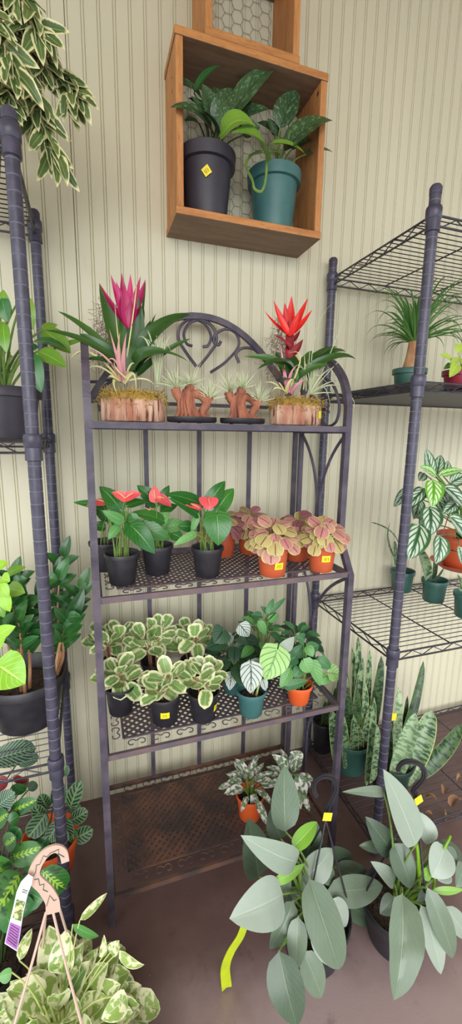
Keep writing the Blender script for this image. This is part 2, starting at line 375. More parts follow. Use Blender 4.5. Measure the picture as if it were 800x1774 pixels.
# ------------------------------------------------------------------ pots
def pot(root, c, rt, rb, h, mat, rim=.012, soil=.012, ribs=False, holes=False):
    x, y, z = c; m = MB(); k = rim * .22
    rr = lambda f: rb + (rt - k - rb) * f
    hr = (h - rim) / h
    m.lathe([(rb * .9, z + .003), (rb * .93, z), (rb, z + .003), (rr(hr), z + h - rim), (rt, z + h - rim + .001), (rt + k * .3, z + h - .002), (rt, z + h),
             (rt - .003, z + h - .001), (rr(hr) - .003, z + h - rim), (rr(hr * .5) - .003, z + h * .45)], (x, y, 0), 36)
    o = m.build('pot', mat, root)
    s = MB(); zs = z + h - rim - soil; rs = rr(hr * (zs - z) / max(h, 1e-6)) - .004
    rs = rr((zs - z) / h) - .0035
    rg = random.Random(int(x * 1000 + y * 77))
    s.lathe([(rs, zs - .02), (rs, zs), (rs * .8, zs + .003), (rs * .5, zs + .006), (rs * .2, zs + .007), (.002, zs + .007)], (x, y, 0), 20,
            wob=lambda a, zz: 0)
    for _ in range(24):
        a = rg.random() * 6.28; q = rs * .9 * math.sqrt(rg.random()); b = .002 + .003 * rg.random()
        s.lathe([(b * .6, -b), (b, 0), (b * .5, b * .8)], (x + math.cos(a) * q, y + math.sin(a) * q, zs + .006), 5)
    s.build('soil', 'soil', root)
    return V((x, y, zs + .006))

def sticker(parent_root, c, rt, rb, h, az, zc, w=.028, hh=.022, mat='yellow', rot=0, marks=True):
    """A price sticker hugging the side of a round pot: az is its bearing from the pot's axis."""
    x, y, z = c; m = MB(); n = 6
    def P(u, v, e=.0012):
        cu, sv = u * math.cos(rot) - v * math.sin(rot), u * math.sin(rot) + v * math.cos(rot)
        zz = zc + sv; r = rb + (rt - rb) * ((zz - z) / h) + e; a = az + cu / r
        return V((x + math.cos(a) * r, y + math.sin(a) * r, zz))
    i0 = 0
    for i in range(n + 1):
        for j in range(3): m.v.append(P((i / n - .5) * w, (j / 2 - .5) * hh))
    for i in range(n):
        for j in range(2):
            a = i * 3 + j; m.quad((a, a + 3, a + 4, a + 1))
    if marks:
        rg = random.Random(int(az * 100 + x * 1000))
        for k in range(3):
            u = (-.22 + .2 * k) * w
            pts = [P(u + rg.uniform(-.06, .06) * w, v * hh, .0017) for v in (-.25, 0, .22)]
            m.tube(pts, .0006, 4, 1)
    o = m.build('price_sticker', [mat, 'ink'], parent_root); o['label'] = 'small yellow price sticker' if mat == 'yellow' else 'small white price tag'
    return o

def pot_at(px, py, z, rb):        # pot whose front bottom edge shows at this place on the level z
    p = on_z(px, py, z); d = V((p.x, p.y, 0)).normalized(); return V((p.x, p.y, z)) + d * rb

AZF = -PI / 2 - .25              # bearing from a pot towards the aisle

# ------------------------------------------------------------------ foliage helpers
class Plant:
    """Collects leaves (several materials) and stems of one plant, then builds them as parts."""
    def __init__(s, root, S, seed=1, stem='stem', sr=.0022):
        s.root = root; s.S = V(S); s.rg = random.Random(seed); s.lv = {}; s.st = MB(); s.stem = stem; s.sr = sr; s.extra = {}
    def L(s, mat): return s.lv.setdefault(mat, MB())
    def stalk(s, B, S=None, r=None, up=.65, jit=.02, end=.7):
        rg = s.rg; S = V(S) if S is not None else s.S + V((rg.uniform(-jit, jit), rg.uniform(-jit, jit), -.004)); B = V(B)
        c = V((S.x * .75 + B.x * .25, S.y * .75 + B.y * .25, S.z + max(.01, (B.z - S.z)) * up + .01))
        r = r or s.sr; pts = bez(S, c, B, 8)
        s.st.tube(pts, [r * (1 - (1 - end) * i / 8) for i in range(9)], 5)
    def px(s, items, sc, org, y0, mat, shape='ovate', **kw):
        """Leaves given by where base and tip show in the photograph, each at its own distance y0+dyB, y0+dyT; width in the same units."""
        for it in items:
            bx, by, tx, ty, w, dB, dT = it[:7]; o = dict(kw)
            if len(it) > 7: o.update(it[7])
            mt = o.pop('mat', mat); stalk = o.pop('stalk', True); n = o.pop('n', None); sS = o.pop('S', None); up = o.pop('up', .65); rr = o.pop('sr', None)
            B = on_y(org[0] + bx * sc, org[1] + by * sc, y0 + dB); T = on_y(org[0] + tx * sc, org[1] + ty * sc, y0 + dT)
            W = w * sc * depth((B + T) / 2) / FPX
            if n is None: n = FRONT + V((s.rg.uniform(-.3, .3), s.rg.uniform(-.1, .2), s.rg.uniform(-.2, .3)))
            if isinstance(sS, tuple) and len(sS) == 3 and sS[2] == 'px': sS = on_y(org[0] + sS[0] * sc, org[1] + sS[1] * sc, y0 + dB)
            s.L(mt).leaf(B, T, W, n, o.pop('shape', shape), **o)
            if stalk: s.stalk(B, sS, rr, up)
    def clump(s, n, R, H, L, W, mat, shape='ovate', e0=70, e1=-20, jit=.25, hbase=.3, az=None, stalk=True, S=None, mats=None, flat=1.0, az0=0, face=.55, **kw):
        """n leaves on stalks in a mound of radius R and height H over the soil; leaf pitch runs from e0 (middle) to e1 (rim) degrees."""
        rg = s.rg; S = V(S) if S is not None else s.S
        for i in range(n):
            q = math.sqrt((i + .6) / n); a = (az0 + i * 2.39996 + rg.uniform(-jit, jit)) if az is None else rg.uniform(*az)
            o = V((math.cos(a), math.sin(a) * flat, 0))
            hz = H * (hbase + (1 - hbase) * (1 - q * q)) * rg.uniform(.82, 1.15)
            B = S + o * (R * q * rg.uniform(.8, 1.1)) + V((0, 0, hz))
            e = math.radians(e0 + (e1 - e0) * q + rg.uniform(-18, 18))
            d = o * math.cos(e) + V((0, 0, math.sin(e))); d = (d - FRONT * (d.dot(FRONT) * face)).normalized()      # leaves turn their faces to the open side
            nn = -o * math.sin(e) + V((0, 0, math.cos(e))) + FRONT * face + V((rg.uniform(-.25, .25), rg.uniform(-.25, .25), 0))
            k = rg.uniform(.75, 1.15)
            mt = mat if not mats else mats[rg.randrange(len(mats))]
            s.L(mt).leaf(B, B + d * L * k, W * k * rg.uniform(.9, 1.1), nn, shape, **kw)
            if stalk: s.stalk(B, S + o * .006, up=.55)
    def done(s, leafname='foliage', stemname='stems'):
        if s.lv:
            ks = list(s.lv); big = MB()
            for mi, k in enumerate(ks):
                m = s.lv[k]; o = len(big.v); big.v += m.v
                for f, uv, rn in zip(m.f, m.uv, m.rn): big.quad(tuple(i + o for i in f), uv, rn, mi)
            big.build(leafname, ks, s.root)
        if s.st.f: s.st.build(stemname, s.stem, s.root)

# ------------------------------------------------------------------ the setting
def build_setting():
    m = MB(); x0, x1, zt = -1.6, 4.2, 3.3; pit = .047; xs = []; x = x0
    while x < x1:
        k = 2.2 if abs(x + .072) < pit / 2 else 1.0                # one wider joint between two panels
        xs += [(x, 0), (x + pit - .0115, 0), (x + pit - .0098, .0035 * k), (x + pit - .0080, 0), (x + pit - .0034, 0), (x + pit - .0017, .0035)]
        x += pit
    xs.append((x1, 0))
    for (X, d) in xs:
        for z in (-.02, .72, .7225, .725, zt): m.v.append(V((X, WALL + d + (.003 if z == .7225 and X < .1 else 0), z)))
    for i in range(len(xs) - 1):
        for j in range(4):
            a = i * 5 + j; m.quad((a, a + 5, a + 6, a + 1))
    struct(m.build('wall_back', 'wall', smooth=False))
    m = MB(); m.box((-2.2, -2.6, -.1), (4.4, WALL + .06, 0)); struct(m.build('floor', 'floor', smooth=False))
    m = MB(); m.box((-2.2, -2.2, 3.22), (4.4, WALL + .06, 3.32)); struct(m.build('shade_roof', 'shade_ochre', smooth=False))  # unseen roof, added to block sky light and tint the upper wall

# ------------------------------------------------------------------ the wrought-iron baker's rack
RW, RF, RB = .775, 1.094, 1.512        # width, front plane, back plane
S1, S2, S3, S4 = 1.518, 1.062, .588, .100
def lattice(root, z, yf, mat):
    fr = MB(); w = .018; a, b = .012, RW - .012
    fr.bar([(0, yf, z), (RW, yf, z)], .01, .017, (0, 0, 1)); fr.bar([(0, RB, z), (RW, RB, z)], .006, .02, (0, 0, 1))
    for x in (a, b): fr.bar([(x, yf, z), (x, RB, z)], .006, .02, (0, 0, 1))
    sh = fr.build('shelf', mat, root, smooth=False)
    g = .058; X0, X1, Y0, Y1 = g, RW - g, yf + g, RB - g; l = MB(); zz = z + .006
    for (p, q) in (((X0, Y0), (X1, Y0)), ((X1, Y0), (X1, Y1)), ((X1, Y1), (X0, Y1)), ((X0, Y1), (X0, Y0))):
        l.bar([(p[0], p[1], zz), (q[0], q[1], zz)], .007, .004, (0, 0, 1))
    W, D = X1 - X0, Y1 - Y0; st = .0262
    for sgn in (1, -1):
        k = -D + st / 2
        while k < W:
            t0, t1 = max(0, -k), min(D, W - k)
            if t1 - t0 > .004:
                e = .0007 * sgn
                p, q = ((k + t0, t0), (k + t1, t1)) if sgn > 0 else ((k + t0, D - t0), (k + t1, D - t1))
                l.bar([(X0 + p[0], Y0 + p[1], zz + e), (X0 + q[0], Y0 + q[1], zz + e)], .0088, .0016, (0, 0, 1))
            k += st
    l.build('lattice', mat, sh, smooth=False)
    def pair(cx, cy, along, r=.013):                       # two C-scrolls back to back, one bent rod
        pts = []
        for sg in (1, -1):
            arc = []
            for i in range(15):
                t = i / 14; a = (.15 + 1.55 * t) * PI; rr = r * (1 - .45 * t)
                u, v = sg * (r * 1.15 - math.cos(a) * rr), math.sin(a) * rr * 1.1
                arc.append((cx + u, cy + v, zz) if along else (cx + v, cy + u, zz))
            pts += arc[::-1] if sg == 1 else arc
        s = MB(); s.tube(pts, .0019, 5, ref=(0, 0, 1)); s.build('scroll', mat, sh)
    n = 9
    for i in range(n):
        pair(g + (i + .5) * W / n, yf + g / 2 + .004, True); pair(g + (i + .5) * W / n, RB - g / 2, True)
    for i in range(5):
        y = Y0 + (i + .5) * D / 5
        pair(g / 2 + .006, y, False); pair(RW - g / 2 - .006, y, False)

def build_bakers_rack():
    root = thing('bakers_rack', 'tall scrolled wrought-iron rack with four lattice shelves against the wall', 'plant rack', (RW / 2, (RF + RB) / 2, 0))
    w = .02
    for x in (0, RW):
        yb = 1.462
        m = MB()
        pts = [(x, RF, 0), (x, RF, 1.06), (x, 1.162, 1.165), (x, 1.162, 1.585)] + spline([(x, 1.172, 1.625), (x, 1.203, 1.678), (x, 1.26, 1.727), (x, 1.315, 1.744), (x, 1.38, 1.735), (x, 1.435, 1.70), (x, 1.462, 1.655)], 4)
        m.bar(pts, w, w, (1, 0, 0)); m.build('front_leg', 'iron', root, smooth=False)
        m = MB(); m.bar([(x, yb, 0), (x, yb, 1.66)], .016, .016, (1, 0, 0)); m.build('back_leg', 'iron', root, smooth=False)
        m = MB(); m.bar([(x, RB, .02), (x, RB, 1.60)], .016, .016, (1, 0, 0)); m.build('back_leg', 'iron', root, smooth=False)
        m = MB()
        for (zs, zf, yf) in ((S1, S2, 1.162), (S2, S3, RF), (S3, S4, RF)):
            ym = 1.315; d = min(.24, zs - zf - .12)
            for (ya, sg) in ((yf, 1), (yb, -1)):
                m.tube(bez((x, ya, zs - .012), (x, ya + (ym - ya) * .82, zs - .012 - d * .38), (x, ym - .009 * sg, zs - .012 - d), 9) + [(x, ym - .009 * sg, zf + .012)], .0055, 6)
            m.bar([(x, yf, zs - .004), (x, RB, zs - .004)], .008, .018, (0, 0, 1))
        m.build('side_arch', 'iron', root)
        m = MB()
        m.tube(spline([(x, 1.34, 1.70), (x, 1.26, 1.665), (x, 1.215, 1.60), (x, 1.225, 1.545), (x, 1.28, 1.53), (x, 1.32, 1.56), (x, 1.30, 1.59), (x, 1.275, 1.575)], 5), .005, 6)
        m.tube(spline([(x, 1.45, 1.60), (x, 1.40, 1.64), (x, 1.36, 1.61), (x, 1.375, 1.56), (x, 1.41, 1.565)], 5), .005, 6)
        m.build('side_scroll', 'iron', root)
    for x in (.19, .384, .583):
        m = MB(); m.bar([(x, RB + .004, S4), (x, RB + .004, S1 + .02)], .016, .006, (0, 1, 0)); m.build('back_bar', 'iron', root, smooth=False)
    m = MB(); ar = []
    for i in range(25):
        t = i / 24; u = (t - .5) * 2
        ar.append((RW / 2 + u * RW / 2, RB, 1.59 + .31 * (1 - abs(u) ** 2.1)))
    m.bar(ar, .02, .018, (0, 1, 0)); m.build('back_arch', 'iron', root)
    m = MB(); P = lambda x, y: on_y(270 + x * .45, 460 + y * .45, RB)
    cx = RW / 2
    A = [P(165, 390), P(205, 340), P(232, 295), P(224, 245), P(185, 212), P(135, 218), P(108, 260), P(118, 300), P(140, 310)]
    Bq = [P(210, 412), P(270, 370), P(318, 310), P(308, 262), P(270, 245), P(232, 262), P(222, 292), P(240, 306), P(250, 292)]
    Cq = [P(320, 375), P(308, 340), P(335, 318), P(375, 322), P(398, 345)]
    for q in (A, Bq, Cq):
        m.tube(spline(q, 5), .0055, 6)
        if q is not Bq: m.tube(spline([V((2 * cx - .0 - v.x - .02, v.y, v.z)) for v in q], 5), .0055, 6)
    P2 = lambda x, y: on_y(100 + x * .2875, 460 + y * .2875, RB)
    m.tube(spline([P2(330, 690), P2(290, 690), P2(250, 700), P2(185, 705), P2(158, 755), P2(180, 805), P2(225, 800), P2(240, 760), P2(215, 738)], 5), .005, 6)
    m.tube(spline([P2(255, 880), P2(250, 820), P2(270, 740), P2(330, 690)], 5), .005, 6)
    m.bar([(0, RB, 1.60), (RW, RB, 1.60)], .012, .012, (0, 0, 1))
    m.build('back_scroll', 'iron', root)
    for z, yf, mt in ((S1, 1.152, 'iron'), (S2, RF, 'rust_iron'), (S3, RF, 'rust_iron'), (S4, RF, 'rust')): lattice(root, z, yf, mt)

# ------------------------------------------------------------------ wire shelving
def build_wire_rack(label, xa, xb, yf, yb, zs, top, liner=None):
    root = thing('wire_rack', label, 'wire shelving', ((xa + xb) / 2, (yf + yb) / 2, 0))
    r, pit = .0155, .031
    for (x, y) in ((xa, yf), (xa, yb), (xb, yf), (xb, yb)):
        m = MB(); prof = [(r * .7, 0), (r, .006)]; mi = [0]; z = .02
        while z < top - .02:
            prof += [(r, z), (r - .0012, z + .0008), (r - .0012, z + .0024), (r, z + .0032)]; mi += [0, 1, 1, 1]; z += pit
        prof += [(r, top - .006), (r * .75, top)]; mi += [0, 0]
        m.lathe(prof, (x, y, 0), 14, mi[:len(prof) - 1]); po = m.build('post', ['rail', 'ring'], root)
        for h in zs:
            c = MB(); c.lathe([(r, h - .034), (r + .0045, h - .032), (r + .0035, h - .002), (r + .006, h), (r + .0065, h + .024), (r + .004, h + .03), (r, h + .031)], (x, y, 0), 14); c.build('collar', 'rail', po)
        c = MB(); c.lathe([(r + .001, top - .02), (r + .0015, top - .004), (r * .8, top + .003)], (x, y, 0), 14); c.build('cap', 'rail', po)
    for k, h in enumerate(zs):
        m = MB(); w = .0032; dz = .026
        x0, x1, y0, y1 = xa, xb, yf, yb
        for (p, q) in (((x0, y0), (x1, y0)), ((x1, y0), (x1, y1)), ((x1, y1), (x0, y1)), ((x0, y1), (x0, y0))):
            for z in (h + .012, h + .012 - dz): m.tube([(p[0], p[1], z), (q[0], q[1], z)], w, 6)
            Ld = math.hypot(q[0] - p[0], q[1] - p[1]); n = max(4, int(Ld / .045)) // 2 * 2
            zz = []
            for i in range(n + 1):
                t = .03 + .94 * i / n
                zz.append((p[0] + (q[0] - p[0]) * t, p[1] + (q[1] - p[1]) * t, h + .010 if i % 2 else h + .014 - dz))
            m.tube(zz, .0019, 5)
        nw = round((y1 - y0) / .027)
        for i in range(1, nw): 
            y = y0 + (y1 - y0) * i / nw; m.tube([(x0, y, h + .0145), (x1, y, h + .0145)], .0017, 5)
        nd = 4
        for i in range(1, nd + 1):
            x = x0 + (x1 - x0) * i / (nd + 1) - (.0 if xa > 0 else 0); m.tube([(x, y0, h + .011), (x, y1, h + .011)], .0026, 5)
        sh = m.build('wire_shelf', 'wire', root)
        if liner == k:
            b = MB(); b.box((x0 + .03, y0 + .012, h - .012), (x1 - .03, y1 - .012, h - .008)); b.build('shelf_liner', 'liner', sh, smooth=False)

# ------------------------------------------------------------------ wall crates
def build_crate(name, label, x0, x1, z0, z1, yf, yb, parts):
    root = thing(name, label, 'crate', ((x0 + x1) / 2, (yf + yb) / 2, z0)); t = .022
    for (nm, lo, hi, mt, face) in (('side_board', (x0, yf, z0 + t), (x0 + t, yb, z1 - t), 'crate_z', None), ('side_board', (x1 - t, yf, z0 + t), (x1, yb, z1 - t), 'crate_z', None),
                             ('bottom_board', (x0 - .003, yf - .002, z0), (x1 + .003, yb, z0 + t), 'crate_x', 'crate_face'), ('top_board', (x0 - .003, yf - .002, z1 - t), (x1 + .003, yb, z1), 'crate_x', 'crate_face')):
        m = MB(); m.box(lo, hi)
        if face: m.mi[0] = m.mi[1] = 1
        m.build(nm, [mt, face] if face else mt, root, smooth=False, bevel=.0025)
    m = MB(); s = .022; h = s * math.sqrt(3) / 2; yy = yb - .004       # hexagonal chicken wire across the back
    nx = int((x1 - x0 - 2 * t) / (1.5 * s)) + 2; nz = int((z1 - z0 - 2 * t) / (2 * h)) + 2
    X0, X1, Z0, Z1 = x0 + t, x1 - t, z0 + t, z1 - t
    def seg(a, b):
        for q in (a, b):
            if not (X0 - .001 <= q[0] <= X1 + .001 and Z0 - .001 <= q[1] <= Z1 + .001): return
        m.tube([(a[0], yy, a[1]), (b[0], yy, b[1])], .0007, 4)
    for i in range(nx):
        for j in range(nz):
            cx, cz = X0 + i * 1.5 * s, Z0 + j * 2 * h + (h if i % 2 else 0)
            c = [(cx + s * math.cos(k * PI / 3), cz + s * math.sin(k * PI / 3)) for k in range(6)]
            seg(c[0], c[1]); seg(c[1], c[2]); seg(c[2], c[3])
    m.build('chicken_wire', 'zinc', root)

build_setting()
build_bakers_rack()
build_wire_rack('black wire shelving unit whose second shelf holds the ponytail palm', .922, 2.14, 1.035, 1.545, (2.085, 1.645, .780, .040), 2.165, 1)
build_wire_rack('black wire shelving unit whose top shelf holds the trailing cream-edged fig', -1.34, -.128, 1.115, 1.545, (2.105, 1.462, .580, .060), 2.16)
CB = 2.163
build_crate('wooden_crate', 'large pine wall crate holding two potted plants', .288, .786, CB, 2.648, 1.412, WALL, 1)
build_crate('wooden_crate', 'smaller pine crate standing on top of the larger wall crate', .378, .682, 2.649, 2.96, 1.414, WALL, 1)
# ------------------------------------------------------------------ plants on the baker's rack
T1, T2, T3, T4 = S1 + .0135, S2 + .0075, S3 + .0075, S4 + .0075
def rim_of(c, h): return V((c[0], c[1], c[2] + h))

def build_anthuriums():
    g = 'anthuriums on the second shelf'; sc, org = .375, (120, 800)
    def start(label, px, py, seed, rt=.05, rb=.037, h=.092):
        c = pot_at(px, py, T2, rb); r = thing('potted_anthurium', label, 'potted plant', c, g)
        S = pot(r, c, rt, rb, h, 'black', .012); p = Plant(r, S, seed); return r, c, S, p
    def spathe(p, it, y0):
        f = MB(); k = MB()
        for (bx, by, tx, ty, w, dB, dT) in it:
            B = on_y(org[0] + bx * sc, org[1] + by * sc, y0 + dB); T = on_y(org[0] + tx * sc, org[1] + ty * sc, y0 + dT)
            n = FRONT + V((p.rg.uniform(-.2, .2), 0, p.rg.uniform(.0, .5)))
            f.leaf(B, T, w * sc * depth(B) / FPX, n, 'heart', arch=.08, fold=.05, lobe=.22, cup=-.2)
            d = (T - B); d.normalize()
            k.tube([B + n * .003, B + n * .010 + d * .010, B + n * .016 + d * .024], [.002, .0026, .0012], 6)
            p.stalk(B, r=.0016, up=.8)
        f.build('spathe', 'spathe', p.root); k.build('spadix', 'spadix', p.root)
    H = dict(shape='heart', lobe=.2, mat='anth', fold=.06)
    r, c, S, p = start('coral anthurium in black pot, standing in front of the half hidden corner anthurium', 213, 1017, 11); y = c.y
    p.px([(232, 215, 138, 113, 92, .0, .01), (285, 295, 395, 425, 100, -.03, -.05), (240, 272, 152, 225, 52, -.03, -.04, dict(mat='bush2')), (275, 200, 362, 185, 62, .0, .02),
          (160, 207, 18, 188, 42, .02, .04), (225, 300, 180, 360, 46, -.02, -.03, dict(mat='bush2')), (290, 250, 330, 330, 50, .0, .0), (250, 240, 300, 300, 40, .01, .01, dict(mat='bush2'))], sc, org, y, 'anth', 'heart', lobe=.2, fold=.06)
    spathe(p, [(262, 168, 333, 148, 52, -.02, -.03), (258, 172, 195, 142, 50, -.02, -.01), (165, 190, 78, 206, 44, .0, .0)], y)
    for k in range(7): p.stalk(on_y(org[0] + (215 + 14 * k) * sc, org[1] + (300 - 12 * (k % 3)) * sc, y - .01), r=.0017)
    p.done()
    r, c, S, p = start('anthurium in black pot half hidden in the back left corner of the second shelf', 184, 992, 12); y = c.y
    p.px([(170, 260, 110, 180, 60, 0, .02), (190, 280, 250, 230, 60, .0, .02), (160, 300, 100, 300, 50, 0, 0)], sc, org, y, 'anth', 'heart', lobe=.2); p.done()
    r, c, S, p = start('coral anthurium in black pot, second pot from the left in the anthurium row', 273, 999, 13); y = c.y
    p.px([(425, 268, 282, 235, 66, -.01, -.02), (335, 300, 470, 358, 84, -.03, -.04), (405, 290, 462, 232, 62, 0, .01, dict(mat='bush2')), (400, 190, 312, 108, 76, .02, .03), (420, 190, 462, 108, 50, .02, .03),
          (390, 300, 310, 290, 60, .02, .02), (450, 300, 550, 290, 70, .03, .03, dict(mat='bush2')), (430, 230, 500, 200, 60, .03, .04), (470, 330, 530, 360, 60, .02, .01)], sc, org, y, 'anth', 'heart', lobe=.2, fold=.06)
    spathe(p, [(398, 178, 392, 112, 56, -.01, .0), (408, 165, 472, 208, 52, -.01, -.02), (385, 232, 365, 228, 26, 0, 0)], y); p.done()
    r, c, S, p = start('anthurium with one pink flower in black pot beside the pink peperomias', 359, 1003, 14); y = c.y
    p.px([(600, 192, 440, 150, 74, .01, .0), (590, 238, 458, 168, 66, .0, -.01), (648, 190, 720, 88, 74, .01, .02), (690, 215, 760, 122, 84, .0, .01), (682, 245, 688, 388, 130, -.03, -.05),
          (575, 335, 480, 388, 40, -.02, -.03, dict(mat='bush2')), (590, 250, 560, 335, 34, .0, .0, dict(mat='bush2')), (650, 240, 620, 300, 54, .0, .0, dict(mat='bush2')), (560, 300, 500, 300, 60, .03, .03)], sc, org, y, 'anth', 'heart', lobe=.2, fold=.06)
    spathe(p, [(640, 172, 642, 222, 92, -.02, -.035), (600, 215, 533, 200, 30, -.01, -.01)], y); p.done()

def build_pink_peperomias():
    g = 'pink peperomias on the second shelf'
    D = [((471, 1002), 'pink and yellow rippled peperomia in orange pot, front centre of its group', .053, .040, .098, 21, .3, 30),
         ((555, 993), 'yellow-pink rippled peperomia in orange pot beside the right post of the iron rack', .051, .037, .098, 22, .9, 22),
         ((514, 974), 'plum rippled peperomia in orange pot behind the two front stickered pots', .050, .037, .092, 23, -1, 26),
         ((432, 962), 'dark plum rippled peperomia in orange pot at the rear of its group', .050, .037, .092, 24, -1, 28),
         ((387, 967), 'rippled peperomia in orange pot tucked directly behind the rightmost anthurium', .048, .036, .088, 25, -.5, 16)]
    for (q, label, rt, rb, h, seed, mood, n) in D:
        c = pot_at(q[0], q[1], T2, rb); r = thing('potted_peperomia', label, 'potted plant', c, g)
        S = pot(r, c, rt, rb, h, 'orange', .02); p = Plant(r, S, seed, 'stem_pink', .0018)
        mts = ['pink_pep', 'pink_pep', 'pink_pep'] if mood > 0 else ['plum_pep', 'plum_pep', 'pink_pep']
        p.clump(n + 12, .068, .082, .042, .049, 'pink_pep', 'round', 20, -50, mats=mts, arch=.06, fold=-.02, lobe=.14, cup=.1, seg=8, ac=6, hbase=.3, face=.8)
        p.done()
        if seed in (21, 22, 23): sticker(r, c, rt, rb, h, AZF + (.28 if seed == 21 else (.05 if seed == 22 else .15)), c.z + h * (.4 if seed == 21 else (.5 if seed == 22 else .72)))

def build_variegated_peperomias():
    g = 'cream-edged peperomias on the third shelf'
    D = [((210, 1244), 'cream-edged peperomia in black pot, leftmost of the front row on the third shelf', 31, .05, 16),
         ((286, 1262), 'cream-edged peperomia in black pot with yellow sticker facing out', 32, .053, 16),
         ((352, 1256), 'cream-edged peperomia in black pot, nearest the small teal pot', 33, .051, 16),
         ((200, 1196), 'cream-edged peperomia at the back left corner of the third shelf', 34, .048, 12),
         ((268, 1196), 'cream-edged peperomia behind the stickered black pot on the third shelf', 35, .048, 16),
         ((335, 1194), 'cream-edged peperomia at the rear, next to the dark rippled plant', 36, .048, 16)]
    for (q, label, seed, rt, n) in D:
        rb = rt * .74; h = .098; c = pot_at(q[0], q[1], T3, rb); r = thing('potted_peperomia', label, 'potted plant', c, g)
        S = pot(r, c, rt, rb, h, 'black', .012); p = Plant(r, S, seed, 'stem_pink', .0028)
        rg = p.rg; back = seed >= 34
        for k in range(4 if not back else 5):                # several short upright shoots, each a rosette of cupped leaves
            a = k * 1.7 + seed; q2 = .012 + .022 * rg.random() if not back else .02 + .03 * rg.random()
            top = S + V((math.cos(a) * q2, math.sin(a) * q2, rg.uniform(.03, .075) + (.045 if back else 0)))
            p.stalk(top, S + V((math.cos(a) * q2 * .5, math.sin(a) * q2 * .5, -.005)), .0032, end=.8)
            for i in range(6):
                b = i * 2.4 + a; e = math.radians(rg.uniform(15, 60) if i < 4 else rg.uniform(-25, 10))
                o = V((math.cos(b), math.sin(b), 0)); d = o * math.cos(e) + V((0, 0, math.sin(e)))
                d = (d - FRONT * (d.dot(FRONT) * .5)).normalized(); nn = -o * math.sin(e) + V((0, 0, math.cos(e))) + FRONT * .6; Lf = rg.uniform(.05, .068) * (1 if i < 4 else 1.1)
                B = top + o * .008 - V((0, 0, .012 if i >= 4 else 0)); p.stalk(B, top - V((0, 0, .01)), .0016)
                p.L('var_pep').leaf(B, B + d * Lf, Lf * rg.uniform(.66, .8), nn, 'ellipse' if i % 2 else 'obovate', arch=-.06 if i < 4 else .06, fold=.12, seg=8, wave=.04)
        p.done()
        if seed == 32: sticker(r, c, rt, rb, h, AZF + .1, c.z + h * .5)
        if seed == 33: sticker(r, c, rt, rb, h, AZF + 1.12, c.z + h * .52)

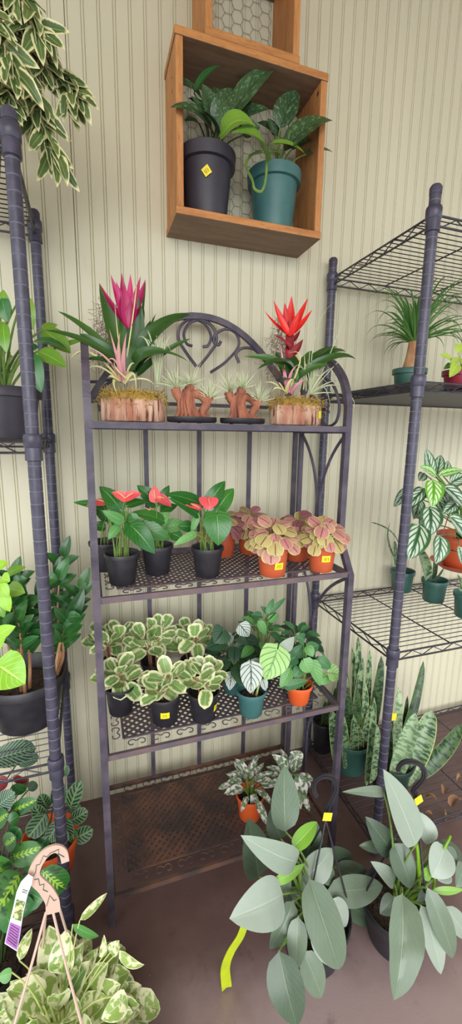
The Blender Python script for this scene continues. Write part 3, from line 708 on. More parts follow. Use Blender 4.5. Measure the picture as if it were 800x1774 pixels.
def build_third_shelf_greens():
    sc, org = .3375, (350, 1030)
    def start(label, q, seed, rt, h, mat, z=T3, stem='stem', cat='potted plant', name='potted_plant', group=None):
        rb = rt * .74; c = pot_at(q[0], q[1], z, rb); r = thing(name, label, cat, c, group); S = pot(r, c, rt, rb, h, mat, .014); return r, c, S, Plant(r, S, seed, stem), rb
    r, c, S, p, rb = start('silver dragon alocasia with one pale green leaf in small teal pot', (434, 1247), 41, .05, .088, 'teal', stem='stem_pale', name='potted_alocasia')
    p.px([(372, 372, 437, 278, 10, 0, 0, dict(stalk=False, mat='alo_green'))], sc, org, c.y, 'alo_green')
    p.lv.clear()
    p.px([(385, 285, 322, 440, 165, -.02, -.045, dict(mat='alo_green', lobe=.22)), (250, 360, 248, 508, 122, -.03, -.06, dict(mat='alo_silver', lobe=.18)), (400, 300, 474, 216, 66, 0, .02, dict(mat='phil_pale')), (312, 435, 325, 495, 44, -.03, -.04, dict(mat='alo_silver')),
          (300, 360, 232, 350, 60, .0, .0, dict(mat='alo_silver'))], sc, org, c.y, 'alo_green', 'heart', arch=.06, fold=.06)
    p.done()
    r, c, S, p, rb = start('dark rippled plant in dark teal pot behind the silver dragon alocasia', (404, 1206), 42, .048, .088, 'teal', name='potted_peperomia')
    p.clump(22, .08, .14, .065, .055, 'ripple_dark', 'heart', 30, -45, mats=['ripple_dark', 'ripple_dark', 'ripple_dark', 'alo_silver'], lobe=.18, cup=.1, hbase=.3)
    p.px([(108, 185, 60, 250, 110, -.01, -.03, dict(lobe=.18)), (190, 150, 240, 215, 80, 0, -.01, dict(mat='alo_silver')), (150, 275, 240, 330, 90, -.02, -.03), (270, 240, 195, 262, 60, .02, .02, dict(mat='plum_pep')), (125, 290, 200, 330, 70, -.02, -.04)], sc, org, c.y, 'ripple_dark', 'heart'); p.done()
    r, c, S, p, rb = start('leafy green plant with pointed upright shoots at the back of the third shelf', (452, 1192), 43, .048, .085, 'black', name='potted_pilea')
    p.clump(34, .09, .17, .055, .03, 'bush', 'ovate', 55, -40, mats=['bush', 'bush', 'bush2'])
    p.px([(330, 100, 365, 20, 34, 0, .02), (350, 90, 428, 16, 26, 0, .02), (310, 110, 250, 105, 40, 0, 0), (285, 135, 325, 208, 52, -.03, -.04, dict(mat='bush2')), (330, 95, 300, 60, 30, .01, .02), (340, 140, 390, 100, 40, -.01, .0, dict(mat='bush2'))], sc, org, c.y, 'bush'); p.done()
    r, c, S, p, rb = start('bushy dark green plant in the back right corner of the third shelf', (512, 1186), 44, .048, .085, 'black', name='potted_pilea')
    p.clump(40, .085, .13, .05, .032, 'bush', 'ovate', 45, -50, mats=['bush', 'bush', 'ripple_dark']); p.done()
    r, c, S, p, rb = start('green arrowhead vine in small bright orange pot at the right end of the third shelf', (516, 1225), 45, .046, .07, 'orange2', name='potted_arrowhead_vine')
    p.px([(440, 340, 520, 250, 60, .02, .03), (480, 320, 415, 350, 70, -.02, -.03), (450, 390, 400, 480, 60, -.03, -.04, dict(mat='bush2')), (520, 340, 555, 400, 80, -.02, -.03, dict(mat='bush2')), (430, 470, 545, 440, 52, -.04, -.04), (560, 350, 605, 470, 76, -.01, -.03, dict(mat='bush2')),
          (650, 400, 712, 415, 90, 0, -.01, dict(mat='alo_green')), (640, 420, 610, 465, 50, 0, -.01, dict(mat='bush2')), (540, 280, 600, 260, 60, .03, .04), (470, 300, 560, 290, 60, .03, .03), (600, 330, 660, 380, 60, .01, .0), (500, 380, 470, 430, 60, -.02, -.03),
          (540, 270, 570, 320, 52, 0, -.02, dict(mat='bush2')), (400, 370, 500, 380, 60, .0, -.01), (520, 230, 480, 215, 60, .03, .03)], sc, org, c.y, 'bush', 'heart', lobe=.14); p.done()

def build_bottom_shelf_plants():
    for (q, label, seed, tagged) in (((432, 1428), 'white-marbled calathea with a white tag in small orange pot on the lowest iron shelf', 51, True), ((500, 1412), 'white-marbled calathea half hidden behind the tall silvery leaf on the lowest iron shelf', 52, False)):
        rt = .052; rb = .04; c = pot_at(q[0], q[1], T4, rb); r = thing('potted_calathea', label, 'potted plant', c, 'white-marbled calatheas'); S = pot(r, c, rt, rb, .095, 'orange2', .014)
        p = Plant(r, S, seed, 'stem', .0018)
        p.clump(24, .045, .085, .068, .026, 'fusion', 'ovate', 75, -25, arch=.14, wave=.12, hbase=.3)
        if seed == 52:
            p.px([(370, 130, 400, 255, 62, -.03, -.05), (330, 100, 260, 45, 40, 0, .02), (400, 60, 340, 35, 40, .01, .02)], .3875, (370, 1290), c.y, 'fusion', arch=.1)
        p.done()
        if tagged:
            m = MB(); a = S + V((-.0, -.03, -.01))
            m.box((-.012 + a.x, a.y - .0006, a.z), (.012 + a.x, a.y + .0006, a.z + .05)); o = m.build('plant_tag', 'white', r, smooth=False); o['label'] = 'small white plant tag'

def build_bromeliad(label, px0, px1, pyb, y, seed, red, sc, org, fl_items, lf_items, brs):
    a = on_y(px0, pyb, y); b = on_y(px1, pyb, y); rad = (b - a).length / 2; c = (a + b) / 2; c.z = T1; hp = .062
    r = thing('bromeliad_planter', label, 'planter', c, 'bromeliads in log planters')
    rg = random.Random(seed); k = [rg.uniform(-.03, .03) for _ in range(40)]
    m = MB(); m.lathe([(rad * .96, c.z), (rad, c.z + .004), (rad, c.z + hp * .5), (rad * .99, c.z + hp), (rad * .86, c.z + hp), (rad * .84, c.z + hp - .015)], (c.x, c.y, 0), 80, sy=.62,
                      wob=lambda an, z: k[int(an / 6.2832 * 40) % 40] + .012 * math.sin(an * 37))
    m.build('log_slice', 'bark', r)
    ms = MB(); S = V((c.x, c.y, c.z + hp))
    ms.lathe([(rad * .85, S.z - .012), (rad * .9, S.z + .004), (rad * .6, S.z + .020), (rad * .2, S.z + .024)], (c.x, c.y, 0), 24, sy=.62)
    for i in range(620):                                   # curly strands of moss, some spilling over the rim
        an = rg.random() * 6.2832; q = rad * math.sqrt(rg.random()) * 1.08; p = V((c.x + math.cos(an) * q, c.y + math.sin(an) * q * .64, S.z + rg.uniform(-.002, .026) - (.016 if q > rad else 0)))
        pts = [p]; d = V((rg.uniform(-1, 1), rg.uniform(-1, 1), rg.uniform(-.4, .9))).normalized()
        for _ in range(4):
            d = (d + V((rg.uniform(-1, 1), rg.uniform(-1, 1), rg.uniform(-1, .7)))).normalized(); pts.append(pts[-1] + d * .006)
        ms.tube(pts, .0009, 4)
    ms.build('moss', 'moss', r)
    p = Plant(r, S, seed)
    p.px(lf_items, sc, org, y, 'brom', 'strap', stalk=False, arch=.0, fold=.18, seg=12)
    p.done('bromeliad_leaves')
    f = Plant(r, S, seed + 1); f.px(fl_items, sc, org, y, 'brom_red' if red else 'brom_mag', 'lance', stalk=False, fold=.2, arch=-.06); f.done('flower_bracts')
    ap = Plant(r, S, seed + 2)
    for (bx, by, tx, ty, cx_, cy_, w, mt) in brs:
        B = on_y(org[0] + bx * sc, org[1] + by * sc, y - .03); T = on_y(org[0] + tx * sc, org[1] + ty * sc, y - .05 + rg.uniform(-.03, .03)); C = on_y(org[0] + cx_ * sc, org[1] + cy_ * sc, y - .06)
        C = C * 2 - (B + T) / 2
        ap.L(mt).leaf(B, T, w * sc * depth(B) / FPX, FRONT, 'taper', ctrl=C, fold=.3, seg=10, ac=2)
    ap.done('air_plants')
    return r, c, S, rad

def dried_moss(label, sc, org, y, x0, x1, y0, y1, seed, r):
    rg = random.Random(seed); m = MB()
    for i in range(320):
        t = rg.random() ** .8; u = rg.gauss(0, .28) * (.35 + .65 * t)
        p = on_y(org[0] + ((x0 + x1) / 2 + u * (x1 - x0)) * sc, org[1] + (y0 + t * (y1 - y0)) * sc, y + rg.uniform(-.015, .015)); pts = [p]
        d = V((rg.uniform(-1, 1), rg.uniform(-1, 1), rg.uniform(-1, 1))).normalized()
        for _ in range(5):
            d = (d + .9 * V((rg.uniform(-1, 1), rg.uniform(-1, 1), rg.uniform(-1, .8)))).normalized(); pts.append(pts[-1] + d * .008)
        m.tube(pts, .0007, 4)
    m.tube([on_y(org[0] + (x0 + x1) / 2 * sc, org[1] + (y1 + 20) * sc, y), on_y(org[0] + (x0 + x1) / 2 * sc, org[1] + y0 * sc, y)], .0015, 5)
    o = m.build('dried_moss', 'spanish', r); o['kind'] = 'stuff'

def air(rg, n, x, y, sp, hh):       # fan of grassy strands: base, tip and bend point
    out = []
    for i in range(n):
        tx = x + rg.uniform(-sp, sp); ty = y - hh * rg.uniform(.5, 1.1)
        out.append((x + rg.uniform(-8, 8), y, tx, ty + abs(tx - x) * .3, (x + tx) / 2 * .7 + x * .3 + (tx - x) * .12, y - hh * .75, 9, 'air'))
    return out

def build_top_shelf():
    sc, org = .2875, (100, 460); rg = random.Random(3)
    fl = [(425, 375, 385, 42, 62, -.02, 0), (425, 370, 318, 52, 48, -.02, .01), (425, 370, 438, 48, 52, -.02, 0), (428, 370, 500, 62, 44, -.02, .01), (425, 370, 528, 82, 60, -.03, -.01), (422, 370, 250, 108, 40, -.02, .02),
          (424, 375, 350, 95, 62, -.035, -.03), (426, 378, 470, 150, 62, -.04, -.05), (424, 378, 400, 110, 70, -.045, -.06), (425, 380, 440, 200, 60, -.045, -.055, dict(mat='brom_mag')), (423, 380, 375, 180, 56, -.04, -.05)]
    lf = [(410, 640, 0, 275, 62, -.0, .05, dict(arch=.10)), (410, 640, -75, 390, 60, -.02, -.03, dict(arch=.14)), (420, 630, 250, 104, 100, .0, .05, dict(arch=-.02, shape='ovate')), (440, 640, 800, 295, 118, .0, -.02, dict(arch=.2)),
          (455, 540, 485, 190, 112, -.03, -.02, dict(arch=-.04, shape='ovate')), (470, 640, 665, 520, 100, -.03, -.1, dict(arch=.34)), (480, 660, 800, 440, 46, -.02, -.04, dict(arch=.1)), (480, 670, 790, 580, 44, -.0, -.06, dict(arch=.34)),
          (400, 650, 145, 570, 60, -.02, -.07, dict(arch=.16)), (400, 640, 130, 410, 90, .0, -.02, dict(arch=.14)), (420, 620, 385, 270, 90, -.03, .0, dict(mat='brom', arch=-.03)), (450, 600, 520, 260, 60, .02, .05), (470, 620, 530, 90, 22, .03, .06, dict(arch=.02)),
          (440, 640, 435, 480, 110, -.045, -.04, dict(arch=-.03, shape='ovate')), (455, 650, 560, 330, 70, .0, .03), (450, 650, 590, 290, 30, .02, .05)]
    br = [(390, 700, 375, 400, 365, 560, 34, 'air_pink'), (395, 690, 310, 380, 350, 530, 24, 'air_pink'), (400, 690, 415, 400, 395, 560, 36, 'air_pink'), (385, 700, 180, 495, 290, 560, 22, 'air_pink'), (380, 705, 75, 565, 200, 530, 20, 'air_yel'), (380, 710, 165, 665, 240, 610, 20, 'air_yel'),
          (385, 710, 300, 690, 320, 670, 22, 'air_yel'), (400, 710, 470, 790, 460, 650, 26, 'air_yel'), (390, 710, 365, 790, 335, 700, 24, 'air_yel'), (405, 705, 600, 770, 540, 690, 16, 'air_yel'), (440, 700, 350, 560, 350, 620, 14, 'air_yel'), (395, 700, 445, 215, 470, 170, 8, 'air_yel'), (395, 650, 340, 180, 360, 400, 8, 'air_yel'),
          (410, 690, 470, 600, 440, 600, 18, 'air_yel'), (395, 705, 290, 600, 340, 570, 18, 'air_pink')] + air(rg, 18, 600, 730, 120, 330)
    r, c, S, rad = build_bromeliad('magenta bromeliad with pale air plants and moss in a log-slice planter', 175, 285, 727, 1.30, 61, False, sc, org, fl, lf, br)
    dried_moss('', sc, org, 1.37, 190, 390, 190, 600, 62, r)
    sc, org = .25, (430, 500)
    fl = [(285, 330, 300, 48, 62, -.02, 0), (285, 330, 175, 80, 52, -.02, .01), (285, 330, 415, 62, 50, -.02, .01), (285, 330, 110, 153, 40, -.02, .0), (288, 330, 445, 142, 42, -.02, -.01), (285, 330, 190, 130, 50, -.03, -.02), (290, 330, 355, 150, 50, -.035, -.03), (287, 335, 250, 95, 60, -.03, -.01),
          (285, 420, 290, 205, 62, -.035, -.02, dict(mat='brom_dk', shape='strap')), (290, 430, 170, 320, 36, -.03, -.05, dict(mat='brom_dk', arch=.1)), (300, 380, 362, 285, 40, -.02, -.03, dict(mat='brom_dk')), (300, 470, 380, 350, 56, -.03, -.06, dict(mat='brom_dk')), (285, 480, 275, 370, 60, -.035, -.03, dict(mat='brom_dk', shape='strap')), (300, 470, 330, 380, 40, -.03, -.04)]
    lf = [(300, 620, -30, 470, 70, -.02, -.06, dict(arch=.2)), (300, 620, 60, 560, 60, -.02, -.1, dict(arch=.26)), (290, 610, 190, 440, 110, .0, .02, dict(arch=.05)), (300, 600, 310, 460, 110, .0, .03), (320, 620, 620, 405, 60, .0, .03, dict(arch=.14)), (330, 620, 745, 490, 62, -.02, -.04, dict(arch=.24)),
          (320, 640, 560, 530, 60, -.03, -.08, dict(arch=.2)), (300, 640, 240, 640, 70, -.03, -.06, dict(arch=.2)), (325, 600, 440, 430, 80, .01, .03), (310, 600, 680, 440, 56, .02, .06, dict(arch=.18)), (310, 650, 330, 560, 70, -.04, -.05)]
    br = [(270, 720, 225, 380, 240, 540, 34, 'air_pink'), (280, 720, 340, 530, 290, 600, 30, 'air_pink'), (260, 730, 330, 640, 290, 640, 24, 'air_yel'), (250, 735, 110, 655, 180, 660, 20, 'air_yel'), (300, 730, 430, 640, 360, 650, 22, 'air_pink'), (270, 730, 160, 760, 190, 690, 18, 'air_yel'), (250, 720, 200, 650, 215, 660, 20, 'air_yel'),
          (270, 720, 265, 455, 360, 480, 12, 'air_yel'), (430, 730, 620, 540, 520, 590, 12, 'air'), (430, 730, 740, 960, 650, 690, 10, 'air'), (430, 730, 640, 970, 720, 760, 8, 'air'), (430, 730, 570, 960, 540, 700, 10, 'air'), (440, 720, 550, 660, 460, 600, 10, 'air'), (440, 730, 660, 650, 560, 650, 10, 'air'), (440, 730, 700, 90, 600, 370, 7, 'air'),
          (430, 730, 610, 85, 470, 300, 6, 'air'), (430, 730, 460, 245, 420, 500, 7, 'air'), (430, 730, 800, 370, 650, 480, 6, 'air'), (380, 700, 385, 440, 390, 560, 14, 'air_yel'), (400, 710, 415, 480, 400, 600, 10, 'air')] + air(rg, 16, 430, 730, 130, 240)
    r, c, S, rad = build_bromeliad('red bromeliad with pale air plants and moss in a log-slice planter', 470, 553, 735, 1.30, 71, True, sc, org, fl, lf, br)
    dried_moss('', sc, org, 1.37, 130, 330, 200, 620, 72, r)
    st = MB(); q = on_y(552, 717, c.y - rad * .5); q = V((c.x + rad * .72, c.y - rad * .62 * .72 - .003, c.z + .034))
    card(st, q, (.45, -.9, 0), .016, .024); o = st.build('price_sticker', 'yellow', r, smooth=False); o['label'] = 'small yellow price sticker'
    # two clay tree-stump holders on black trays
    sc, org = .45, (270, 460)
    for i, (x0, x1, label) in enumerate(((38, 236, 'brown clay tree stump of pale air plants beside the magenta bromeliad'), (244, 420, 'brown clay tree stump of pale air plants beside the red bromeliad'))):
        y = 1.262; a = on_y(org[0] + x0 * sc, 735, y); b = on_y(org[0] + x1 * sc, 735, y); c = (a + b) / 2; c.z = T1; hw = (b - a).length / 2 * .96
        t = MB(); t.lathe([(hw * .94, c.z), (hw, c.z + .004), (hw * 1.0, c.z + .016), (hw * .96, c.z + .016), (hw * .93, c.z + .006)], (c.x, c.y, 0), 32, sy=.62)
        tr = t.build('plant_tray', 'black'); tag(tr, 'oval black tray under the clay stump beside the %s bromeliad' % ('magenta' if i == 0 else 'red'), 'tray', 'black trays on the top shelf')
        c = c + V((0, 0, .0065)); r = thing('air_plant_stump', label, 'planter', c, 'clay stump air plant holders')
        m = MB(); k = hw / .075; rg = random.Random(40 + i)
        P = lambda u, v, w=0: c + V((u * k, w, v * k))
        # a flared foot, two trunks meeting round a hole, three stubby branches
        m.tube(spline([P(-.012, 0), P(-.018, .02), P(-.022, .05), P(-.016, .075)], 4), [.04 * k, .032 * k, .026 * k, .022 * k, .02 * k, .019 * k, .019 * k, .019 * k, .019 * k, .019 * k, .019 * k, .018 * k, .018 * k], 12, ry=.8)
        m.tube(spline([P(.052, .006), P(.03, .012), P(.034, .03), P(.046, .052), P(.03, .07)], 4), .0125 * k, 10)
        m.tube(spline([P(-.02, .055), P(-.042, .07), P(-.05, .09)], 4), [.016 * k] * 4 + [.014 * k] * 5, 10)
        m.tube(spline([P(-.02, .066), P(.01, .076), P(.04, .066), P(.058, .056)], 4), .0135 * k, 10)
        for j in range(9):                                  # ridged bark and root flares
            u = -.024 + .006 * j + rg.uniform(-.003, .003); m.tube(spline([P(u * 1.7 - .012, .004, -.030 + abs(u) * .5), P(u * 1.05 - .016, .022, -.024 + abs(u) * .4), P(u * .85 - .021, .05, -.019 + abs(u) * .3), P(u * .7 - .016, .078, -.012)], 3), [.006 * k] * 4 + [.0045 * k] * 6, 6)
        m.tube(spline([P(-.015, .07), P(-.01, .085), P(-.004, .1)], 4), [.018 * k] * 4 + [.014 * k] * 5, 10)
        m.lathe([(.064 * k, c.z), (.06 * k, c.z + .006), (.04 * k, c.z + .012), (.01, c.z + .016)], (c.x, c.y, 0), 20, sy=.6)
        m.build('stump', 'clay', r)
        p = Plant(r, c, 80 + i); rg = p.rg
        for (u, v) in ((-.048, .088), (-.006, .098), (.05, .062)):
            q = P(u, v, -.004)
            for j in range(40):
                an = rg.random() * 6.28; e = math.radians(rg.uniform(10, 85)); d = V((math.cos(an) * math.cos(e), math.sin(an) * math.cos(e), math.sin(e))); Ln = rg.uniform(.035, .075)
                p.L('air').leaf(q, q + d * Ln, .0050, V((0, -1, .3)), 'taper', arch=rg.uniform(-.05, .15), fold=.3, seg=6, ac=2)
        p.done('air_plants')

build_anthuriums(); build_pink_peperomias(); build_variegated_peperomias(); build_third_shelf_greens(); build_bottom_shelf_plants(); build_top_shelf()
# ------------------------------------------------------------------ plants in the wall crate
def build_crate_plants():
    sc, org = .5, (270, 0); z = CB + .0225; g = 'netted-leaf plants in the wall crate'
    c = V((.402, 1.486, z)); r = thing('potted_plant', 'dark patterned plant in charcoal pot with yellow diamond sticker, in wall crate', 'potted plant', c, g)
    S = pot(r, c, .092, .066, .192, 'charcoal', .038); p = Plant(r, S, 91, 'stem_dark', .0032); y = c.y
    p.px([(200, 470, 48, 372, 92, -.05, -.08, dict(arch=.14)), (160, 345, 50, 268, 62, -.01, -.02), (132, 322, 222, 228, 30, -.02, -.04, dict(mat='deep_phil', arch=.12)), (190, 420, 160, 290, 80, -.02, -.05), (215, 440, 262, 305, 78, -.05, -.06, dict(arch=.14)),
          (315, 312, 246, 228, 62, .02, .03), (262, 405, 420, 232, 84, -.02, -.04, dict(arch=.1)), (255, 425, 392, 378, 60, -.0, -.04), (222, 485, 346, 440, 84, -.06, -.10, dict(arch=.3, mat='green_phil')), (170, 400, 110, 340, 70, .02, .02), (230, 400, 200, 300, 70, .03, .03), (215, 470, 150, 380, 66, -.05, -.08, dict(arch=.12)), (240, 470, 225, 350, 60, -.06, -.07, dict(arch=.1)), (180, 450, 120, 330, 60, -.03, -.05), (280, 400, 330, 350, 60, -.02, -.03), (300, 470, 360, 440, 70, -.03, -.05),
          (150, 430, 100, 420, 50, .0, -.01), (290, 440, 340, 420, 60, .02, .02)], sc, org, y, 'silver_vine', 'ovate', fold=.14)
    p.done(); s = sticker(r, c, .092, .066, .192, AZF - .02, c.z + .108, .024, .024, rot=.65)
    c = V((.640, 1.486, z)); r = thing('potted_plant', 'plant in teal pot with a pale shoot looping down, in wall crate', 'potted plant', c, g)
    S = pot(r, c, .090, .066, .182, 'teal', .036); p = Plant(r, S, 92, 'stem', .0032)
    p.px([(430, 445, 486, 312, 86, -.02, -.03), (445, 525, 613, 418, 100, -.05, -.09, dict(arch=.12)), (520, 535, 614, 528, 46, -.02, -.03), (395, 500, 516, 532, 56, -.06, -.09, dict(mat='green_phil')), (430, 480, 350, 425, 60, .0, .02), (460, 440, 400, 380, 60, .02, .03),
          (470, 520, 560, 480, 60, .0, .0), (410, 470, 385, 410, 40, .0, -.01), (385, 565, 262, 462, 118, -.09, -.12, dict(mat='green_phil', arch=.2, stalk=False, n=(-.5, -.6, .6)))], sc, org, c.y, 'silver_vine', 'ovate', fold=.14)
    P = lambda x, yy, d: on_y(org[0] + x * sc, org[1] + yy * sc, c.y + d)
    p.st.tube(spline([P(384, 560, -.09), P(380, 620, -.1), P(366, 662, -.1), P(342, 655, -.1), P(334, 625, -.095), P(312, 570, -.07), P(345, 530, -.06), P(430, 535, -.03), S], 5), .0042, 6)
    q = MB(); q.leaf(P(400, 500, -.06), P(402, 455, -.07), .018, shape='lance'); p.lv.setdefault('green_phil', MB()); 
    p.done()

# ------------------------------------------------------------------ hanging-basket hardware
def hook_hanger(root, c, rt, zr, top, mat, loop, flat=.01, legs=3, az0=.3, name='hanger'):
    """Plastic hanger: strips from the rim up to a neck, then a hook drawn through the points of loop."""
    m = MB(); neck = V(loop[0])
    for k in range(legs):
        a = az0 + k * 2 * PI / legs; b = c + V((math.cos(a) * rt, math.sin(a) * rt, zr))
        m.tube([b - V((0, 0, .012)), b, neck], .0028, 6)
    strip(m, spline(loop, 5), flat * 1.3, flat, .003); strip(m, [v + V((0, -.002, 0)) for v in spline(loop, 5)], flat * .35, flat * .3, .0035)
    return m.build(name, mat, root, smooth=False)

def build_silver_philodendrons():
    g = 'silvery philodendrons in hanging pots on the floor'
    # first plant
    c = V((.560, .850, .0)); rt, rb, h = .105, .078, .135
    r = thing('potted_philodendron', 'large silvery-leaved philodendron in black hanging pot beside the lime yellow strip', 'potted plant', c, g)
    S = pot(r, c, rt, rb, h, 'black', .02); p = Plant(r, S, 101, 'stem', .0038); y = c.y
    sc, org = .3875, (370, 1290); C0 = on_y(370 + 385 * sc, 1290 + 640 * sc, y - .02)
    it = [(320, 388, 316, 92, 134, .02, .06, dict(arch=-.03)), (372, 522, 120, 405, 118, -.02, -.03, dict(mat='phil_pale', arch=.12)), (202, 592, 152, 328, 146, .03, .06, dict(mat='phil_dark', n=(.2, -.9, .1), arch=.02)), (402, 525, 462, 345, 120, .06, .08, dict(mat='phil_dark')),
          (352, 465, 462, 345, 70, .0, .04, dict(mat='phil_new', n=(-.3, -.6, .7))), (308, 668, 70, 778, 182, -.06, -.10, dict(mat='phil_pale', arch=.08, n=(-.1, -.75, .8))), (428, 602, 562, 1005, 156, -.09, -.19, dict(arch=.12, mat='phil', n=(-.3, -.8, .5), fold=.3)),
          (508, 655, 757, 632, 116, -.01, .0, dict(arch=.06)), (565, 700, 728, 788, 88, .03, .02, dict(mat='phil_dark')), (408, 592, 530, 465, 124, -.0, .02, dict(mat='phil_pale')), (378, 770, 366, 1008, 90, -.10, -.14, dict(arch=.08)), (292, 925, 372, 1258, 162, -.14, -.21, dict(mat='phil_dark', arch=.1)),
          (398, 925, 482, 1132, 112, -.1, -.14, dict(mat='phil', arch=.08)), (355, 700, 250, 915, 96, -.07, -.10, dict(arch=.08)), (300, 420, 252, 290, 90, .06, .09, dict(mat='phil_dark')), (540, 545, 702, 600, 88, .06, .07, dict(mat='phil')), (352, 665, 412, 560, 96, -.02, .0, dict(mat='phil_dark')),
          (528, 690, 594, 812, 86, -.03, -.06, dict(mat='phil_pale')), (262, 618, 405, 532, 44, -.04, -.02, dict(mat='phil_new', arch=.1)), (440, 830, 560, 985, 96, -.09, -.13, dict(mat='phil_pale')), (520, 462, 622, 510, 64, .08, .1, dict(mat='phil_dark')), (300, 590, 330, 680, 70, -.02, -.04, dict(mat='phil')),
          (470, 600, 500, 520, 60, .04, .05, dict(mat='phil')), (330, 850, 262, 885, 46, -.06, -.08, dict(mat='phil_new')), (430, 780, 480, 880, 90, -.05, -.08, dict(mat='phil_dark')), (480, 560, 540, 610, 70, .02, .01, dict(mat='phil')), (330, 500, 270, 560, 80, .03, .04, dict(mat='phil_dark')), (420, 700, 470, 800, 90, -.04, -.06, dict(mat='phil_dark')), (300, 760, 250, 850, 80, -.04, -.06, dict(mat='phil_dark')), (480, 660, 560, 780, 90, .0, -.02, dict(mat='phil_dark')), (340, 640, 300, 760, 80, -.03, -.05, dict(mat='phil')), (600, 620, 690, 700, 70, .05, .05, dict(mat='phil_dark'))]
    p.px(it, sc, org, y, 'phil', 'ovate', fold=.1, seg=12, ac=6, S=tuple(C0) and None)
    for (a, b, w_) in (((380, 700), (385, 560), .006), ((400, 720), (355, 580), .005), ((370, 720), (330, 640), .004)):
        p.st.tube(bez(S, on_y(370 + a[0] * sc, 1290 + a[1] * sc, y - .03), on_y(370 + b[0] * sc, 1290 + b[1] * sc, y - .02), 8), w_, 6)
    p.done()
    P = lambda x, yy, d=.03: on_y(370 + x * sc, 1290 + yy * sc, y + d)
    loop = [P(500, 335), P(508, 290), P(530, 240), P(548, 195), P(535, 155), P(500, 140), P(465, 152), P(446, 182), P(450, 212), P(462, 232)]
    hook_hanger(r, c, rt, h, 0, 'black', loop, .0062, 3, -.35)
    t = MB(); a = P(502, 312, .012); card(t, a + V((0, -.008, 0)), (0, -1, .2), .028, .022, up=(.3, 0, 1)); o = t.build('price_sticker', 'yellow', r, smooth=False); o['label'] = 'small yellow price sticker'
    # the lime strip
    m = MB(); Q = lambda x, yy, d: on_y(370 + x * sc, 1290 + yy * sc, d); w = .0125
    pts = spline([Q(140, 800, .80), Q(118, 860, .80), Q(75, 930, .81), Q(52, 1000, .825), Q(58, 1085, .835)], 6); i0 = 0
    for side, e in ((1, .0), (-1, .0)):
        pass
    for k, v in enumerate(pts):
        tg = (pts[min(k + 1, len(pts) - 1)] - pts[max(k - 1, 0)]).normalized(); sd = tg.cross(V((0, -1, .15))).normalized(); ww = w * (.8 + .35 * k / len(pts))
        dp = V((0, .0006, 0)); last = k == len(pts) - 1
        for q in (-1, 0, 1):
            off = tg * (.008 if last and q else 0); m.v += [v + sd * q * ww + off - dp, v + sd * q * ww + off + dp]
    for k in range(len(pts) - 1):
        a = k * 6; b = a + 6
        m.quad((a, a + 2, b + 2, b)); m.quad((a + 2, a + 4, b + 4, b + 2)); m.quad((a + 1, b + 1, b + 3, a + 3)); m.quad((a + 3, b + 3, b + 5, a + 5)); m.quad((a, b, b + 1, a + 1)); m.quad((a + 4, a + 5, b + 5, b + 4))
    e = (len(pts) - 1) * 6; m.quad((0, 1, 3, 2)); m.quad((2, 3, 5, 4)); m.quad((e, e + 2, e + 3, e + 1)); m.quad((e + 2, e + 4, e + 5, e + 3))
    tag(m.build('ribbon', 'lime', None), 'lime yellow strip hanging to the floor under the silvery philodendron', 'ribbon')
    # second plant
    c = V((.815, .800, .0)); r = thing('potted_philodendron', 'silvery philodendron in black hanging pot with one big pale upright leaf', 'potted plant', c, g)
    S = pot(r, c, rt, rb, h, 'black', .02); p = Plant(r, S, 102, 'stem', .0038); y = c.y; sc, org = .2625, (590, 1310)
    it = [(495, 588, 280, 85, 205, -.03, .03, dict(mat='phil_pale', arch=.04, shape='ovate', n=(-.1, -.8, .6))), (345, 640, 162, 398, 150, .03, .07, dict(mat='phil_dark')), (350, 575, 466, 875, 175, .02, -.04, dict(mat='phil_dark', arch=.06)), (352, 838, 196, 694, 100, -.0, .0, dict(mat='phil_pale')),
          (405, 912, 350, 1612, 240, -.09, -.2, dict(mat='phil', arch=.1, n=(-.2, -.8, .5), wave=.05, fold=.24)), (528, 985, 662, 1440, 158, -.08, -.15, dict(mat='phil_pale', arch=.07)), (570, 868, 738, 1335, 140, -.08, -.14, dict(mat='phil', arch=.1)), (690, 992, 840, 1200, 120, -.05, -.08, dict(mat='phil_pale')),
          (680, 612, 600, 800, 190, -.02, -.05, dict(mat='phil_pale', n=(-.3, -.8, .5), lobe=.1)), (660, 660, 770, 700, 150, -.0, -.01, dict(mat='phil')), (600, 575, 512, 365, 125, .02, .07, dict(mat='phil_pale')), (810, 712, 760, 862, 120, -.02, -.05, dict(mat='phil')), (282, 238, 8, 236, 66, .03, .0, dict(mat='phil', arch=.14)),
          (350, 930, 258, 1040, 112, -.03, -.04, dict(mat='phil_dark')), (700, 745, 640, 820, 110, .01, .0, dict(mat='phil_pale')), (640, 560, 800, 690, 90, .05, .06, dict(mat='phil_dark')), (470, 820, 400, 700, 120, .02, .03, dict(mat='phil_dark')), (460, 860, 520, 760, 80, -.02, -.02, dict(mat='phil_dark')),
          (540, 800, 590, 740, 70, -.04, -.03, dict(mat='phil_new')), (610, 885, 815, 878, 46, -.06, -.08, dict(mat='phil_new', shape='lance')), (560, 880, 500, 960, 60, -.06, -.08, dict(mat='phil_dark')), (270, 600, 120, 590, 70, .06, .07, dict(mat='phil_dark'))]
    p.px(it, sc, org, y, 'phil', 'ovate', fold=.1, seg=12, ac=6)
    P = lambda x, yy, d=.0: on_y(org[0] + x * sc, org[1] + yy * sc, y + d)
    b = MB(); b.tube(bez(P(515, 870, -.03), P(520, 700, -.03), P(500, 580, -.03), 8), [.0055] * 5 + [.0045] * 4, 8); b.tube(bez(S, P(480, 950, -.02), P(515, 870, -.03), 6), .0055, 8)
